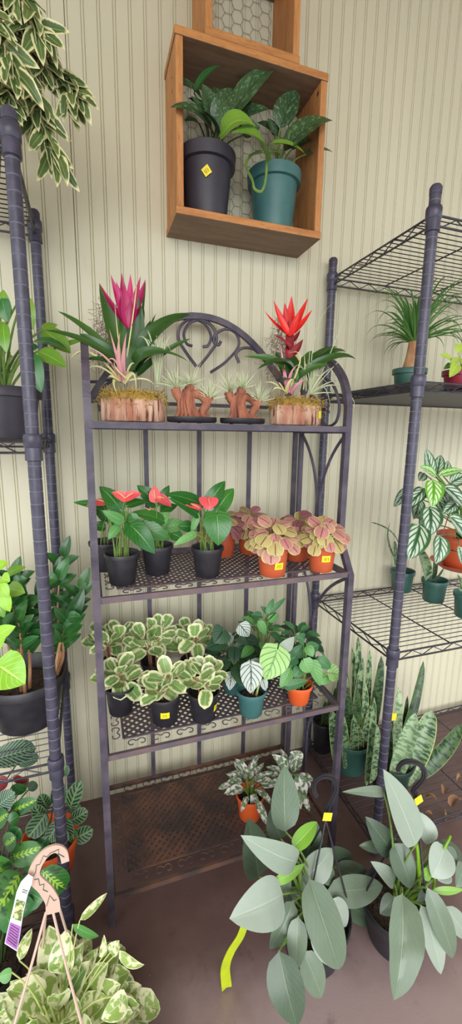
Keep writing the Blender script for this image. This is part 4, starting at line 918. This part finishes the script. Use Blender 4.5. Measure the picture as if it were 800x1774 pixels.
    b.tube(bez(P(610, 880, -.04), P(625, 820, -.04), P(610, 760, -.03), 6), .004, 7); b.tube(bez(S, P(590, 940, -.03), P(610, 880, -.04), 6), .004, 7); b.tube(bez(P(680, 612, -.02), P(710, 560, -.02), P(722, 528, -.01), 6), .004, 7); b.tube(bez(S, P(700, 800, 0), P(680, 612, -.02), 8), .003, 6)
    o = b.build('new_stalks', 'stem_bright', r); o['label'] = 'bright green young stalks'
    p.done()
    P2 = lambda x, yy, d=.02: on_y(640 + x * .2, 1180 + yy * .2, y + d)
    loop = [P2(400, 985), P2(385, 940), P2(440, 880), P2(470, 830), P2(468, 770), P2(425, 715), P2(360, 695), P2(290, 705), P2(252, 745), P2(250, 775)]
    hook_hanger(r, c, rt, h, 0, 'black', loop, .0062, 3, -.35 + PI)
    t = MB(); a = P2(408, 1012, .012); card(t, a + V((0, -.008, 0)), (0, -1, .2), .026, .022, up=(-.3, 0, 1)); o = t.build('price_sticker', 'yellow', r, smooth=False); o['label'] = 'small yellow price sticker'

# ------------------------------------------------------------------ snake plants beneath the right rack
def build_snake_plants():
    sc, org = .3375, (530, 1080); g = 'snake plants on the lowest wire shelf'; z = .057; K = dict(fold=.22, arch=.02, seg=14, ac=4)
    c = V((1.03, 1.36, z)); r = thing('potted_snake_plant', 'tall banded snake plant in dark teal pot right behind the iron rack post', 'potted plant', c, g); rt, rb, h = .088, .066, .15
    S = pot(r, c, rt, rb, h, 'green_pot', .02); p = Plant(r, S, 111); y = c.y
    p.px([(200, 745, 172, 440, 56, -.05, -.04), (236, 742, 242, 470, 50, -.05, -.05), (160, 720, 130, 440, 60, .0, .0), (272, 690, 268, 520, 44, -.03, -.04), (248, 690, 266, 58, 48, .04, .07), (268, 690, 326, 128, 46, .03, .06), (290, 690, 386, 165, 70, .0, .03, dict(mat='snake_dark')),
          (225, 690, 182, 108, 42, .05, .08, dict(mat='snake_dark')), (230, 690, 236, 118, 46, .05, .08), (215, 690, 292, 170, 44, .02, .04), (210, 690, 210, 340, 60, -.02, .0, dict(mat='snake_dark')), (285, 720, 330, 420, 50, -.03, -.02), (250, 720, 255, 330, 56, -.02, -.02, dict(mat='snake_dark')),
          (180, 700, 200, 250, 50, .03, .05), (300, 700, 350, 500, 40, -.02, -.02, dict(mat='snake_dark')), (280, 700, 300, 300, 50, .0, .0)], sc, org, y, 'snake', 'sword', stalk=False, **K); p.done()
    c = V((.968, 1.488, z)); r = thing('potted_snake_plant', 'shaded snake plant in black pot against the wall behind the iron rack', 'potted plant', c, g)
    S = pot(r, c, .05, .04, .15, 'black', .02); p = Plant(r, S, 112)
    p.px([(105, 560, 120, 380, 40, 0, .01), (125, 560, 150, 330, 40, 0, .02), (90, 560, 100, 400, 36, 0, .01), (140, 560, 175, 260, 40, .01, .02)], sc, org, c.y, 'snake_dark', 'sword', stalk=False, **K); p.done()
    c = V((1.122, 1.208, z)); r = thing('potted_snake_plant', 'pale broad snake plant in dark green pot behind the right rack front post', 'potted plant', c, g)
    S = pot(r, c, .084, .066, .14, 'dark_green', .02); p = Plant(r, S, 113); y = c.y
    p.px([(450, 800, 562, 460, 84, -.05, -.04, dict(mat='snake_pale')), (530, 760, 645, 448, 112, -.02, .02, dict(mat='snake')), (430, 740, 472, 326, 66, .02, .05, dict(mat='snake_pale')), (545, 790, 796, 522, 84, -.02, .0, dict(mat='snake_dark', arch=.08)), (440, 740, 602, 192, 52, .05, .1, dict(mat='snake_dark', arch=.06)),
          (330, 820, 362, 520, 56, -.05, -.04), (310, 830, 350, 380, 40, -.03, -.01, dict(mat='snake')), (480, 740, 545, 415, 40, .04, .06, dict(mat='snake_dark')), (470, 740, 520, 370, 30, .05, .08, dict(mat='snake_dark')), (480, 800, 560, 700, 56, -.05, -.05, dict(mat='snake_dark')), (510, 830, 590, 720, 40, -.06, -.06, dict(mat='snake_pale')),
          (385, 800, 345, 600, 60, -.02, .0, dict(mat='snake_dark')), (400, 780, 420, 480, 60, .02, .03, dict(mat='snake_dark'))], sc, org, y, 'snake', 'sword', stalk=False, **K); p.done()
    q = on_y(682, 1242, y + .015); m = MB(); card(m, q, (-.1, -1, .1), .024, .03, up=(.15, 0, 1)); o = m.build('price_sticker', 'yellow', r, smooth=False); o['label'] = 'small yellow price sticker'

# ------------------------------------------------------------------ plants on the right rack's shelves
def build_right_rack_plants():
    sc, org = .2, (640, 500); z = 1.645 + .0168
    c = on_y(707, 670, 1.36); c.z = z; r = thing('potted_ponytail_palm', 'ponytail palm with swollen trunk in green pot on the second wire shelf', 'potted plant', c); h = .088
    S = pot(r, c, .062, .048, h, 'green_pot', .02); p = Plant(r, S, 121); y = c.y
    top = on_y(640 + 388 * sc, 500 + 465 * sc, y); t = MB(); ax = [S - V((0, 0, .01)), S * .85 + top * .15, S * .55 + top * .45, top]
    t.tube(spline(ax, 4), [.040, .040, .039, .037, .034, .031, .029, .027, .025, .023, .022, .021, .021], 14); o = t.build('trunk', 'trunk', r)
    rg = p.rg
    for i in range(110):
        a = i * 2.39996; e = math.radians(rg.uniform(15, 88)); Ln = rg.uniform(.20, .38); o = V((math.cos(a), math.sin(a), 0))
        if o.y > .3: Ln *= .62
        d = o * math.cos(e) + V((0, 0, math.sin(e))); B = top + o * .012 + V((0, 0, .0)); T = B + o * Ln * (.45 + .4 * math.cos(e)) + V((0, 0, Ln * (math.sin(e) * .75 - .35)))
        p.L('pony').leaf(B, T, .010, V((0, 0, 1)) - d * d.z, 'taper', ctrl=B + d * Ln * .75, fold=.3, seg=12, ac=2)
    p.done('ribbon_leaves')
    c = on_y(793, 676, 1.30); c.z = z; r = thing('potted_plant', 'small lime-leaved plant in crimson pot on the second wire shelf', 'potted plant', c)
    S = pot(r, c, .062, .047, .085, 'red_pot', .02); p = Plant(r, S, 122, 'stem_pale')
    p.px([(720, 640, 605, 572, 80, -.02, -.03), (760, 650, 690, 770, 96, -.05, -.07), (780, 600, 690, 690, 70, -.03, -.05), (760, 560, 740, 470, 70, 0, .02), (770, 550, 840, 480, 80, .0, .02), (790, 630, 860, 700, 90, -.04, -.06), (720, 660, 640, 700, 60, -.01, -.02, dict(mat='bush2')), (800, 560, 880, 590, 80, .0, .0)], sc, org, c.y, 'lime_leaf'); p.done()
    sc, org = .2, (640, 760); z = .780 + .0168; g = 'small snake plants on the third wire shelf'
    for (px, py, label, seed, L_) in ((694, 1028, 'snake plant with one thin curling leaf in green pot beside the right rack post', 131, [(228, 1100, 0, 722, 46, -.01, -.02, dict(arch=.22, n=(.6, -.5, .6))), (225, 1100, 215, 880, 40, .0, .0), (262, 1110, 178, 724, 22, .01, .0, dict(arch=-.18))]),
                                      (749, 1046, 'snake plant with one broad leaf in green pot, below the hanging basket', 132, [(500, 1215, 425, 960, 130, -.0, .0), (545, 1215, 560, 1010, 70, .02, .02, dict(mat='snake_dark')), (570, 1220, 640, 1120, 26, .0, -.01, dict(mat='snake_dark'))]),
                                      (806, 1074, 'green pot mostly cut off by the photo edge, under the hanging basket', 133, [(790, 1320, 830, 1150, 60, 0, 0), (800, 1300, 760, 1180, 40, 0, 0, dict(mat='snake_dark'))])):
        c = pot_at(px, py, z, .042); r = thing('potted_snake_plant', label, 'potted plant', c, g)
        S = pot(r, c, .054, .043, .098, 'green_pot', .018); p = Plant(r, S, seed); p.px(L_, sc, org, c.y, 'snake', 'sword', stalk=False, fold=.2, arch=.02, seg=14); p.done()
    # hanging basket
    y = 1.19; c = on_y(797, 985, y); r = thing('hanging_basket', 'silver-banded pilea in hanging terracotta-coloured basket above the small green pots', 'hanging plant', c); h = .125
    S = pot(r, c + V((0, 0, .012)), .095, .062, h, 'orange', .022)
    m = MB(); m.lathe([(.05, c.z), (.07, c.z + .002), (.108, c.z + .026), (.111, c.z + .028), (.106, c.z + .027), (.07, c.z + .008), (.03, c.z + .007)], (c.x, c.y, 0), 36); m.build('saucer', 'orange', r)
    m = MB(); tp = V((c.x + .01, c.y, 1.635))
    for k in range(3):
        a = .9 + k * 2.0944; b = c + V((math.cos(a) * .094, math.sin(a) * .094, h + .006)); m.tube([b, b + V((0, 0, .01)), tp - V((0, 0, .07))], .0024, 6)
    m.tube(spline([tp - V((0, 0, .07)), tp - V((0, 0, .03)), tp + V((.012, 0, .004)), tp + V((.004, 0, .0225)), tp + V((-.012, 0, .012))], 5), .004, 8); m.build('hanger', 'red_hanger', r)
    p = Plant(r, S, 141, 'stem', .003)
    p.px([(545, 305, 490, 82, 125, .0, .03, dict(mat='pilea', arch=-.03)), (580, 312, 615, 140, 95, .0, .03), (572, 325, 428, 240, 96, -.02, -.03, dict(mat='pilea_new')), (592, 318, 805, 272, 76, -.02, -.02, dict(mat='pilea_new')), (552, 358, 540, 595, 168, -.05, -.09, dict(mat='pilea_new')),
          (472, 432, 288, 628, 124, -.04, -.07), (330, 430, 208, 592, 92, .06, .07), (522, 588, 520, 845, 196, -.06, -.1), (442, 742, 338, 1052, 214, -.08, -.12), (612, 838, 568, 1085, 186, -.07, -.1), (642, 412, 825, 605, 160, -.05, -.07), (690, 665, 850, 905, 180, -.08, -.1),
          (745, 560, 630, 655, 122, -.04, -.06), (695, 385, 830, 318, 124, .0, .0), (470, 300, 425, 365, 90, .03, .03), (770, 930, 795, 1085, 84, -.1, -.11), (560, 640, 400, 690, 110, -.02, -.03), (430, 520, 380, 700, 120, .02, .0), (600, 430, 680, 560, 110, -.0, -.02), (700, 300, 830, 400, 110, .04, .03), (560, 480, 640, 640, 110, .0, -.02),
          (800, 500, 930, 640, 150, -.04, -.06), (850, 700, 960, 900, 160, -.06, -.08), (800, 380, 930, 300, 130, .02, .03), (640, 330, 680, 190, 90, .05, .07), (480, 620, 440, 800, 130, .0, -.02)], sc, org, y - .06, 'pilea', 'ovate', fold=.12, arch=.07, wave=.04)
    p.done()

# ------------------------------------------------------------------ plants on the left rack
def build_left_rack_plants():
    # trailing variegated fig on the top shelf
    y = 1.30; c = V((-.255, y, 2.105 + .0168)); r = thing('potted_fig', 'trailing cream-edged fig spilling over the top shelf of a wire rack', 'potted plant', c)
    S = pot(r, c, .10, .075, .16, 'black', .02); p = Plant(r, S, 151, 'twig', .003); rg = p.rg
    paths = [[(-40, -30), (0, -10), (40, 50), (80, 105), (118, 150), (128, 166)], [(-50, 0), (-5, 30), (25, 90), (55, 160), (78, 225), (92, 262)], [(-50, -20), (0, 0), (30, 30), (56, 75), (72, 110)], [(-60, 60), (-20, 70), (5, 110), (30, 150), (52, 185), (66, 205)], [(-60, -60), (-10, -50), (25, -20), (50, 20), (66, 50)],
             [(-60, 90), (-20, 110), (0, 150), (14, 175)], [(-70, 20), (-30, 20), (0, 60), (12, 110), (34, 142)], [(-70, -10), (-20, -20), (16, 8), (34, 52), (48, 100)], [(-60, 40), (-20, 40), (8, 84), (22, 120)]]
    for k, pa in enumerate(paths):
        yy = y + rg.uniform(-.13, .05)
        pts = spline([on_y(a, b, yy - .012 * i) for i, (a, b) in enumerate(pa)], 5)
        p.st.tube([S + V((0, 0, -.004))] + pts, [.0032] * 4 + [.002] * (len(pts) - 3), 5)
        for i in range(3, len(pts)):
            tg = (pts[i] - pts[i - 1]).normalized()
            for sg in ((1, -.3) if i % 2 else (-1, .3)):
                sd = V((sg, rg.uniform(-.8, .4), rg.uniform(-.4, .3))); d = (tg * rg.uniform(.3, .9) + sd * rg.uniform(.4, .9) + V((0, 0, -rg.uniform(.1, .7)))).normalized(); Ln = rg.uniform(.06, .098)
                B = pts[i]; p.L('ficus').leaf(B, B + d * Ln, Ln * .34, V((rg.uniform(-.9, .9), -.7, rg.uniform(-.2, .8))), 'ovate', arch=rg.uniform(0, .16), fold=.16, seg=8, wave=.1)
        d = (pts[-1] - pts[-3]).normalized(); p.L('ficus').leaf(pts[-1], pts[-1] + d * .07, .022, shape='ovate')
    p.done()
    # broad-leaved plant on the second shelf
    sc, org = 150 / 783, (0, 440); c = V((-.232, 1.335, 1.462 + .0168)); r = thing('potted_philodendron', 'broad-leaved plant in charcoal pot on wire rack, reaching towards the magenta bromeliad', 'potted plant', c); h = .135
    S = pot(r, c, .112, .088, h, 'charcoal', .026); p = Plant(r, S, 161, 'stem', .0045); y = c.y
    p.px([(225, 380, 300, 690, 130, -.02, -.03, dict(mat='green_phil')), (60, 610, 30, 320, 130, -.1, -.1, dict(mat='green_phil')), (20, 400, 75, 610, 150, -.12, -.13), (30, 620, 60, 900, 110, -.1, -.12, dict(mat='green_phil')), (305, 790, 605, 860, 130, .0, -.02, dict(arch=.1)), (390, 690, 640, 900, 190, .05, .04, dict(mat='green_phil')),
          (345, 880, 605, 1025, 165, -.02, -.04, dict(mat='green_phil')), (330, 820, 225, 900, 90, -.0, -.02), (260, 890, 375, 1255, 180, -.05, -.07, dict(arch=.06)), (190, 400, 245, 520, 90, .0, .0), (600, 820, 730, 790, 60, .06, .06, dict(mat='green_phil')), (-60, 560, -40, 900, 150, -.08, -.1, dict(mat='green_phil')), (-100, 500, -60, 380, 150, -.04, -.04), (380, 690, 520, 640, 90, .06, .07, dict(mat='green_phil')),
          (-140, 700, -260, 860, 150, -.04, -.06), (-120, 420, -260, 330, 150, .0, .0, dict(mat='green_phil'))], sc, org, y, 'deep_phil', 'ovate', fold=.08, sr=.004)
    for k in range(5): p.stalk(on_y(4 + 4 * k, 440 + (800 + 30 * k) * sc, y - .03), r=.006)
    p.done()
    # zz plant and neon plant on the third shelf
    sc, org = .25, (0, 920); z = .580 + .0168; c = V((-.222, 1.335, z)); r = thing('potted_zz_plant', 'dark glossy zz plant in wide black pot beside the neon lime-leaved plant', 'potted plant', c); h = .16
    S = pot(r, c, .122, .090, h, 'black', .03, .016); p = Plant(r, S, 171, 'trunk', .006); y = c.y; rg = p.rg
    stems = [((370, 1010), (410, 800), (470, 620), (560, 400), -.01), ((400, 1000), (440, 830), (400, 600), (410, 330), .03), ((165, 1010), (150, 850), (130, 650), (60, 480), -.06), ((200, 1030), (205, 870), (180, 700), (160, 500), -.03), ((140, 1000), (120, 800), (40, 700), (-40, 600), -.04), ((380, 1000), (420, 850), (360, 700), (300, 480), .05), ((330, 990), (330, 800), (350, 500), (440, 180), .07), ((120, 980), (60, 800), (60, 500), (100, 330), .06)]
    for (a, b, cc, d, dy) in stems:
        P = [on_y(org[0] + q[0] * sc, org[1] + q[1] * sc, y + dy + .01 * i) for i, q in enumerate((a, b, cc, d))]; P[0].z = S.z - .005
        pts = spline(P, 5); p.st.tube(pts, [.0055 - .003 * i / (len(pts) - 1) for i in range(len(pts))], 7)
        for i in range(6, len(pts), 2):
            tg = (pts[i] - pts[i - 1]).normalized()
            for sg in (1, -1):
                sd = V((sg, rg.uniform(-.5, .1), 0)); dd = (tg * .75 + sd * .8 + V((0, -.2, rg.uniform(-.25, .2)))).normalized(); Ln = rg.uniform(.06, .088)
                p.L('zz' if rg.random() < .8 else 'deep_phil').leaf(pts[i], pts[i] + dd * Ln, Ln * .5, FRONT + V((rg.uniform(-.5, .5), 0, rg.uniform(-.2, .4))), 'ovate', arch=.08, fold=.14)
        tg = (pts[-1] - pts[-2]).normalized(); p.L('zz').leaf(pts[-1], pts[-1] + tg * .075, .036)
    p.px([(590, 560, 560, 362, 0.1, 0, 0, dict(stalk=False)), (480, 620, 580, 395, 100, -.03, -.02, dict(stalk=False)), (470, 600, 560, 590, 80, -.05, -.06, dict(mat='deep_phil', stalk=False)), (440, 690, 500, 640, 60, -.03, -.04, dict(stalk=False)), (300, 320, 400, 340, 90, .0, .0, dict(stalk=False)), (410, 340, 480, 180, 90, .03, .04, dict(mat='deep_phil', stalk=False)),
          (130, 620, 195, 470, 90, -.06, -.06, dict(stalk=False)), (30, 660, 100, 560, 70, -.07, -.08, dict(stalk=False)), (430, 770, 380, 670, 50, -.02, -.03, dict(stalk=False))], sc, org, y, 'zz', fold=.12)
    p.done('foliage', 'canes')
    c = V((-.412, 1.28, z)); r = thing('potted_pothos', 'neon lime-leaved plant cut by the photo left edge beside the zz plant', 'potted plant', c)
    S = pot(r, c, .065, .05, .12, 'black', .02); p = Plant(r, S, 172, 'stem_pale', .003)
    p.px([(-10, 930, 175, 1060, 270, -.07, -.11, dict(arch=.05, wave=.08)), (-20, 250, 60, 220, 80, .0, .0), (60, 290, 180, 250, 76, .02, .02, dict(mat='green_phil')), (10, 330, 70, 350, 100, -.04, -.05), (60, 400, 175, 430, 120, -.0, -.02, dict(mat='green_phil')), (0, 380, 60, 460, 90, -.06, -.07), (20, 440, 70, 560, 90, -.05, -.06), (-20, 480, 30, 600, 90, -.04, -.05, dict(mat='green_phil')),
          (-10, 720, 110, 660, 100, -.06, -.07), (-40, 800, 40, 740, 90, -.03, -.04), (100, 350, 190, 330, 80, .04, .04, dict(mat='deep_phil')), (-80, 600, -160, 500, 150, .0, .0), (-60, 700, -200, 760, 160, -.04, -.06), (-60, 350, -180, 300, 150, .02, .02)], sc, org, c.y, 'neon', 'heart', lobe=.14, fold=.08); p.done()
    # prayer plants on the lowest shelf
    sc, org = .25, (0, 1260); g = 'prayer plants under the left wire rack'; z = .060 + .0168
    c = V((-.178, 1.265, z)); r = thing('potted_calathea', 'herringbone-leaved prayer plant in orange pot at the foot of the left rack', 'potted plant', c, g); h = .13
    S = pot(r, c, .088, .066, h, 'orange2', .02); p = Plant(r, S, 181, 'stem_dark', .003); y = c.y
    p.px([(430, 340, 455, 255, 80, .05, .06), (485, 560, 562, 368, 110, .0, .0), (400, 545, 430, 370, 110, .03, .04, dict(mat='stripe')), (490, 650, 610, 580, 96, -.0, .0), (505, 770, 645, 705, 108, -.02, -.03), (320, 600, 195, 760, 130, -.04, -.06), (440, 620, 480, 760, 110, -.03, -.04), (420, 650, 330, 790, 100, -.05, -.06), (500, 620, 560, 540, 80, .02, .02),
          (300, 640, 240, 540, 90, .0, .0), (440, 700, 420, 820, 90, -.04, -.05), (500, 700, 520, 800, 70, -.02, -.03), (330, 560, 280, 460, 90, .03, .03)], sc, org, y, 'mayoi', 'ellipse', fold=.08, arch=.08); p.done()
    c = V((-.36, 1.20, z)); r = thing('potted_calathea', 'white-striped prayer plant seen through the wires of the left rack third shelf', 'potted plant', c, g)
    S = pot(r, c, .075, .057, .12, 'black', .02); p = Plant(r, S, 182, 'stem_dark', .003)
    p.px([(-60, 230, 250, 145, 160, .0, .02), (-40, 560, 105, 450, 130, -.05, -.06), (120, 250, 270, 200, 90, .03, .04), (180, 380, 100, 330, 60, .02, .0, dict(mat='coral_leaf')), (-40, 400, 60, 380, 90, -.02, -.02, dict(mat='coral_leaf')), (70, 590, 255, 505, 96, -.06, -.08, dict(mat='maranta')), (-20, 660, 60, 600, 120, -.07, -.09, dict(mat='maranta')),
          (160, 420, 190, 340, 60, .04, .04, dict(mat='dry')), (250, 380, 200, 440, 70, .02, .0, dict(mat='stripe')), (90, 400, 180, 440, 80, .0, .0, dict(mat='deep_phil')), (-80, 700, -200, 600, 150, .0, .0)], sc, org, c.y, 'stripe', 'ellipse', fold=.08, arch=.08); p.done()
    c = V((-.30, 1.01, 0)); r = thing('potted_prayer_plant', 'yellow-veined prayer plant in dark pot behind the blush plastic hook', 'potted plant', c, g)
    S = pot(r, c, .075, .056, .13, 'black', .02); p = Plant(r, S, 183, 'stem_dark', .003); y = c.y
    p.px([(70, 900, 285, 832, 150, .03, .02), (140, 1010, -60, 1310, 260, -.03, -.1, dict(arch=.12)), (290, 985, 455, 1120, 200, -.02, -.04), (200, 1130, 300, 1200, 150, -.03, -.06, dict(mat='deep_phil')), (90, 760, 140, 700, 110, .06, .06, dict(mat='deep_phil')), (30, 820, 110, 760, 120, .04, .04), (160, 900, 300, 960, 120, .02, .0, dict(mat='deep_phil')), (20, 1000, -100, 900, 200, .0, -.02),
          (130, 1180, 220, 1280, 120, -.04, -.06, dict(mat='deep_phil')), (40, 1250, 100, 1420, 130, -.06, -.08, dict(mat='deep_phil')), (-50, 1100, -200, 1000, 200, .0, .0), (260, 860, 330, 760, 90, .06, .07, dict(mat='deep_phil')), (60, 660, 130, 610, 90, .09, .1, dict(mat='deep_phil'))], sc, org, y, 'maranta', 'ellipse', fold=.1, arch=.08); p.done()

# ------------------------------------------------------------------ cream-marbled pothos basket in the corner
def build_pothos_basket():
    c = V((-.118, .765, 0)); r = thing('hanging_basket', 'cream-marbled pothos overflowing a hanging pot set on the floor in the near corner', 'hanging plant', c); h = .14; rt = .12
    S = pot(r, c, rt, .09, h, 'cream', .022); p = Plant(r, S, 191, 'stem_pale', .003); rg = p.rg; sc, org = .35, (0, 1440)
    p.clump(90, .175, .15, .085, .058, 'njoy', 'ovate', 62, -62, mats=['njoy', 'njoy', 'njoy', 'var_pep'], arch=.12, fold=.14, wave=.1, lobe=.06, hbase=-.2, jit=.5)
    p.clump(56, .11, .20, .078, .056, 'njoy', 'ovate', 75, 5, arch=.12, fold=.14, wave=.1, hbase=.25, jit=.5, face=.4)
    p.clump(46, .16, .07, .08, .055, 'njoy', 'ovate', 10, -75, arch=.14, fold=.14, wave=.1, hbase=-.6, jit=.6)
    p.px([(395, 440, 530, 305, 40, .03, .07, dict(arch=.03)), (590, 590, 715, 660, 52, -.0, .0, dict(arch=.12)), (95, 640, 158, 480, 52, -.02, .02), (505, 625, 515, 512, 36, .0, .01), (545, 600, 590, 540, 60, .0, .0), (60, 700, -10, 720, 60, -.05, -.05, dict(mat='bush2')), (630, 820, 500, 930, 100, -.13, -.15), (360, 460, 490, 520, 40, .03, .04, dict(mat='bush2'))], sc, org, c.y, 'njoy', arch=.08, fold=.14, sr=.0019)
    p.done()
    y = c.y + .02; P = lambda x, yy, d=0: on_y(x * sc, 1440 + yy * sc, y + d); m = MB()
    nk = [P(258, 375), P(285, 330), P(235, 280), P(180, 240)]; hk = [P(180, 240), P(168, 205), P(190, 150), P(228, 105), P(275, 84), P(310, 100), P(322, 140)]
    strip(m, spline([P(262, 402), P(262, 372), P(256, 338), P(224, 285), P(178, 240), P(168, 205), P(192, 148), P(232, 102), P(278, 84), P(312, 104), P(324, 150)], 6), .0145, .0075)
    for (a, b) in (((228, 400), (70, 960)), ((262, 400), (405, 960)), ((294, 380), (368, 608)), ((226, 405), (205, 640))):
        q = P(*b, -.09 if b[1] > 900 else (.1 if b[0] > 300 else .09)); m.tube(bez(P(*a), (P(*a) + q) / 2 + V((0, -.006, 0)), q, 6), .0028, 6)
    hg = m.build('hanger', 'hook', r, smooth=False); hg['label'] = 'flat blush plastic hook with four thin strips'
    z = MB()
    zz = [(318, 128), (288, 112), (292, 90), (250, 108), (232, 128), (216, 122), (196, 165), (180, 168), (176, 205), (166, 222)]; z.tube([P(a, b, -.003) for a, b in zz], .0008, 4)
    zz = [(170, 240), (190, 236), (196, 268), (218, 262), (214, 290), (236, 300)]; z.tube([P(a, b, -.003) for a, b in zz], .0008, 4); z.tube([P(a, b, -.003) for a, b in ((230, 372), (246, 318), (268, 345), (280, 338))], .0008, 4)
    z.build('moulded_zigzag', 'stem_dark', hg)
    # plant tag
    Q = lambda x, yy, d=-.008: on_y(x * sc, 1440 + yy * sc, y + d); t = MB()
    L_ = [(140, 212), (104, 250), (82, 300), (62, 390), (42, 470), (22, 556)]; R_ = [(163, 226), (158, 260), (138, 310), (116, 400), (104, 480), (86, 597)]
    def sheet(mb, L, R, d0, d1):
        i0 = len(mb.v)
        for (a, b) in zip(L, R): mb.v += [Q(*a, d0), Q(*b, d0), Q(*b, d1), Q(*a, d1)]
        for k in range(len(L) - 1):
            a = i0 + 4 * k
            for j in range(4): mb.quad((a + j, a + (j + 1) % 4, a + 4 + (j + 1) % 4, a + 4 + j))
        mb.quad((i0, i0 + 1, i0 + 2, i0 + 3)); e = i0 + 4 * (len(L) - 1); mb.quad((e + 3, e + 2, e + 1, e))
    sheet(t, L_, R_, -.012, -.0105); tg = t.build('plant_tag', 'white', r, smooth=False); tg['label'] = 'long white plant tag with leafy picture and purple panel'
    t = MB(); sheet(t, [(82, 338), (72, 385), (62, 432)], [(124, 352), (112, 400), (104, 446)], -.0128, -.0121); t.build('picture', 'pic', tg, smooth=False)
    t = MB(); sheet(t, [(50, 452), (26, 552)], [(103, 474), (83, 588)], -.0128, -.0121); t.build('purple_panel', 'purple', tg, smooth=False)
    pts = []
    for k in range(7):
        f = .12 + k * .12; l = Q(50 - 24 * f + 8, 452 + 100 * f, -.0132); h = Q(103 - 20 * f - 8, 474 + 114 * f, -.0132); pts += [l, h] if k % 2 == 0 else [h, l]
    t = MB(); t.tube(pts, .0005, 4); t.build('fine_print', 'ink', tg)
    t = MB(); t.tube([Q(112, 288, -.0124), Q(138, 296, -.0124), Q(109, 300, -.0124), Q(134, 308, -.0124)], .0006, 4); t.build('fine_print', 'ink', tg)

def build_dry_leaves():
    rg = random.Random(5)
    for i, (px, py, s, label) in enumerate(((770, 1372, .05, 'curled dry leaf on the lowest wire shelf near the right edge of the photo'), (748, 1385, .04, 'small dry leaf lying left of the other dry leaves on the right'), (790, 1392, .06, 'largest curled dry leaf on the floor at the right edge'), (772, 1415, .05, 'pale dry leaf on the floor just in front of the lowest wire shelf'), (742, 1412, .03, 'smallest dry leaf fragment beside the big silvery leaf'), (795, 1350, .04, 'dry leaf highest up on the lowest wire shelf, at the right edge'))):
        q = on_z(px, py, .062); m = MB(); a = rg.random() * 6
        if q.y < 1.03: q = on_z(px, py, .008)
        d = V((math.cos(a), math.sin(a), .1)) * s; m.leaf(q - d * .5, q + d * .5, s * .6, (rg.uniform(-.3, .3), rg.uniform(-.3, .3), 1), 'ovate', arch=.22, fold=.4, seg=14, ac=6)
        o = m.build('dry_leaf', 'dry'); tag(o, label, 'dry leaf', 'dry leaves at the right')
    m = MB()

build_crate_plants(); build_silver_philodendrons(); build_snake_plants(); build_right_rack_plants(); build_left_rack_plants(); build_pothos_basket(); build_dry_leaves()
# ------------------------------------------------------------------ camera and light
cd = bpy.data.cameras.new('camera'); cam = bpy.data.objects.new('camera', cd); COL.objects.link(cam)
cd.sensor_fit = 'HORIZONTAL'; cd.sensor_width = 36; cd.lens = 36 * FPX / 800; cd.clip_start = .02
cam.matrix_world = Matrix(((CX.x, -CY.x, -CZ.x, EYE.x), (CX.y, -CY.y, -CZ.y, EYE.y), (CX.z, -CY.z, -CZ.z, EYE.z), (0, 0, 0, 1)))
SC.camera = cam
w = bpy.data.worlds.new('sky'); SC.world = w; w.use_nodes = True
bg = w.node_tree.nodes['Background']; bg.inputs[0].default_value = (.90, .96, 1.0, 1); bg.inputs[1].default_value = 1.45
sd = bpy.data.lights.new('sun', 'SUN'); so = bpy.data.objects.new('sun', sd); COL.objects.link(so)
sd.energy = 2.9; sd.angle = math.radians(55); sd.color = (.98, .99, 1.0)
so.rotation_euler = (math.radians(68), 0, math.radians(-14)); so.location = (0, -2, 4)
vs = SC.view_settings; vs.view_transform = 'Standard'; vs.look = 'None'; vs.gamma = 1; vs.use_curve_mapping = False; vs.exposure = .06
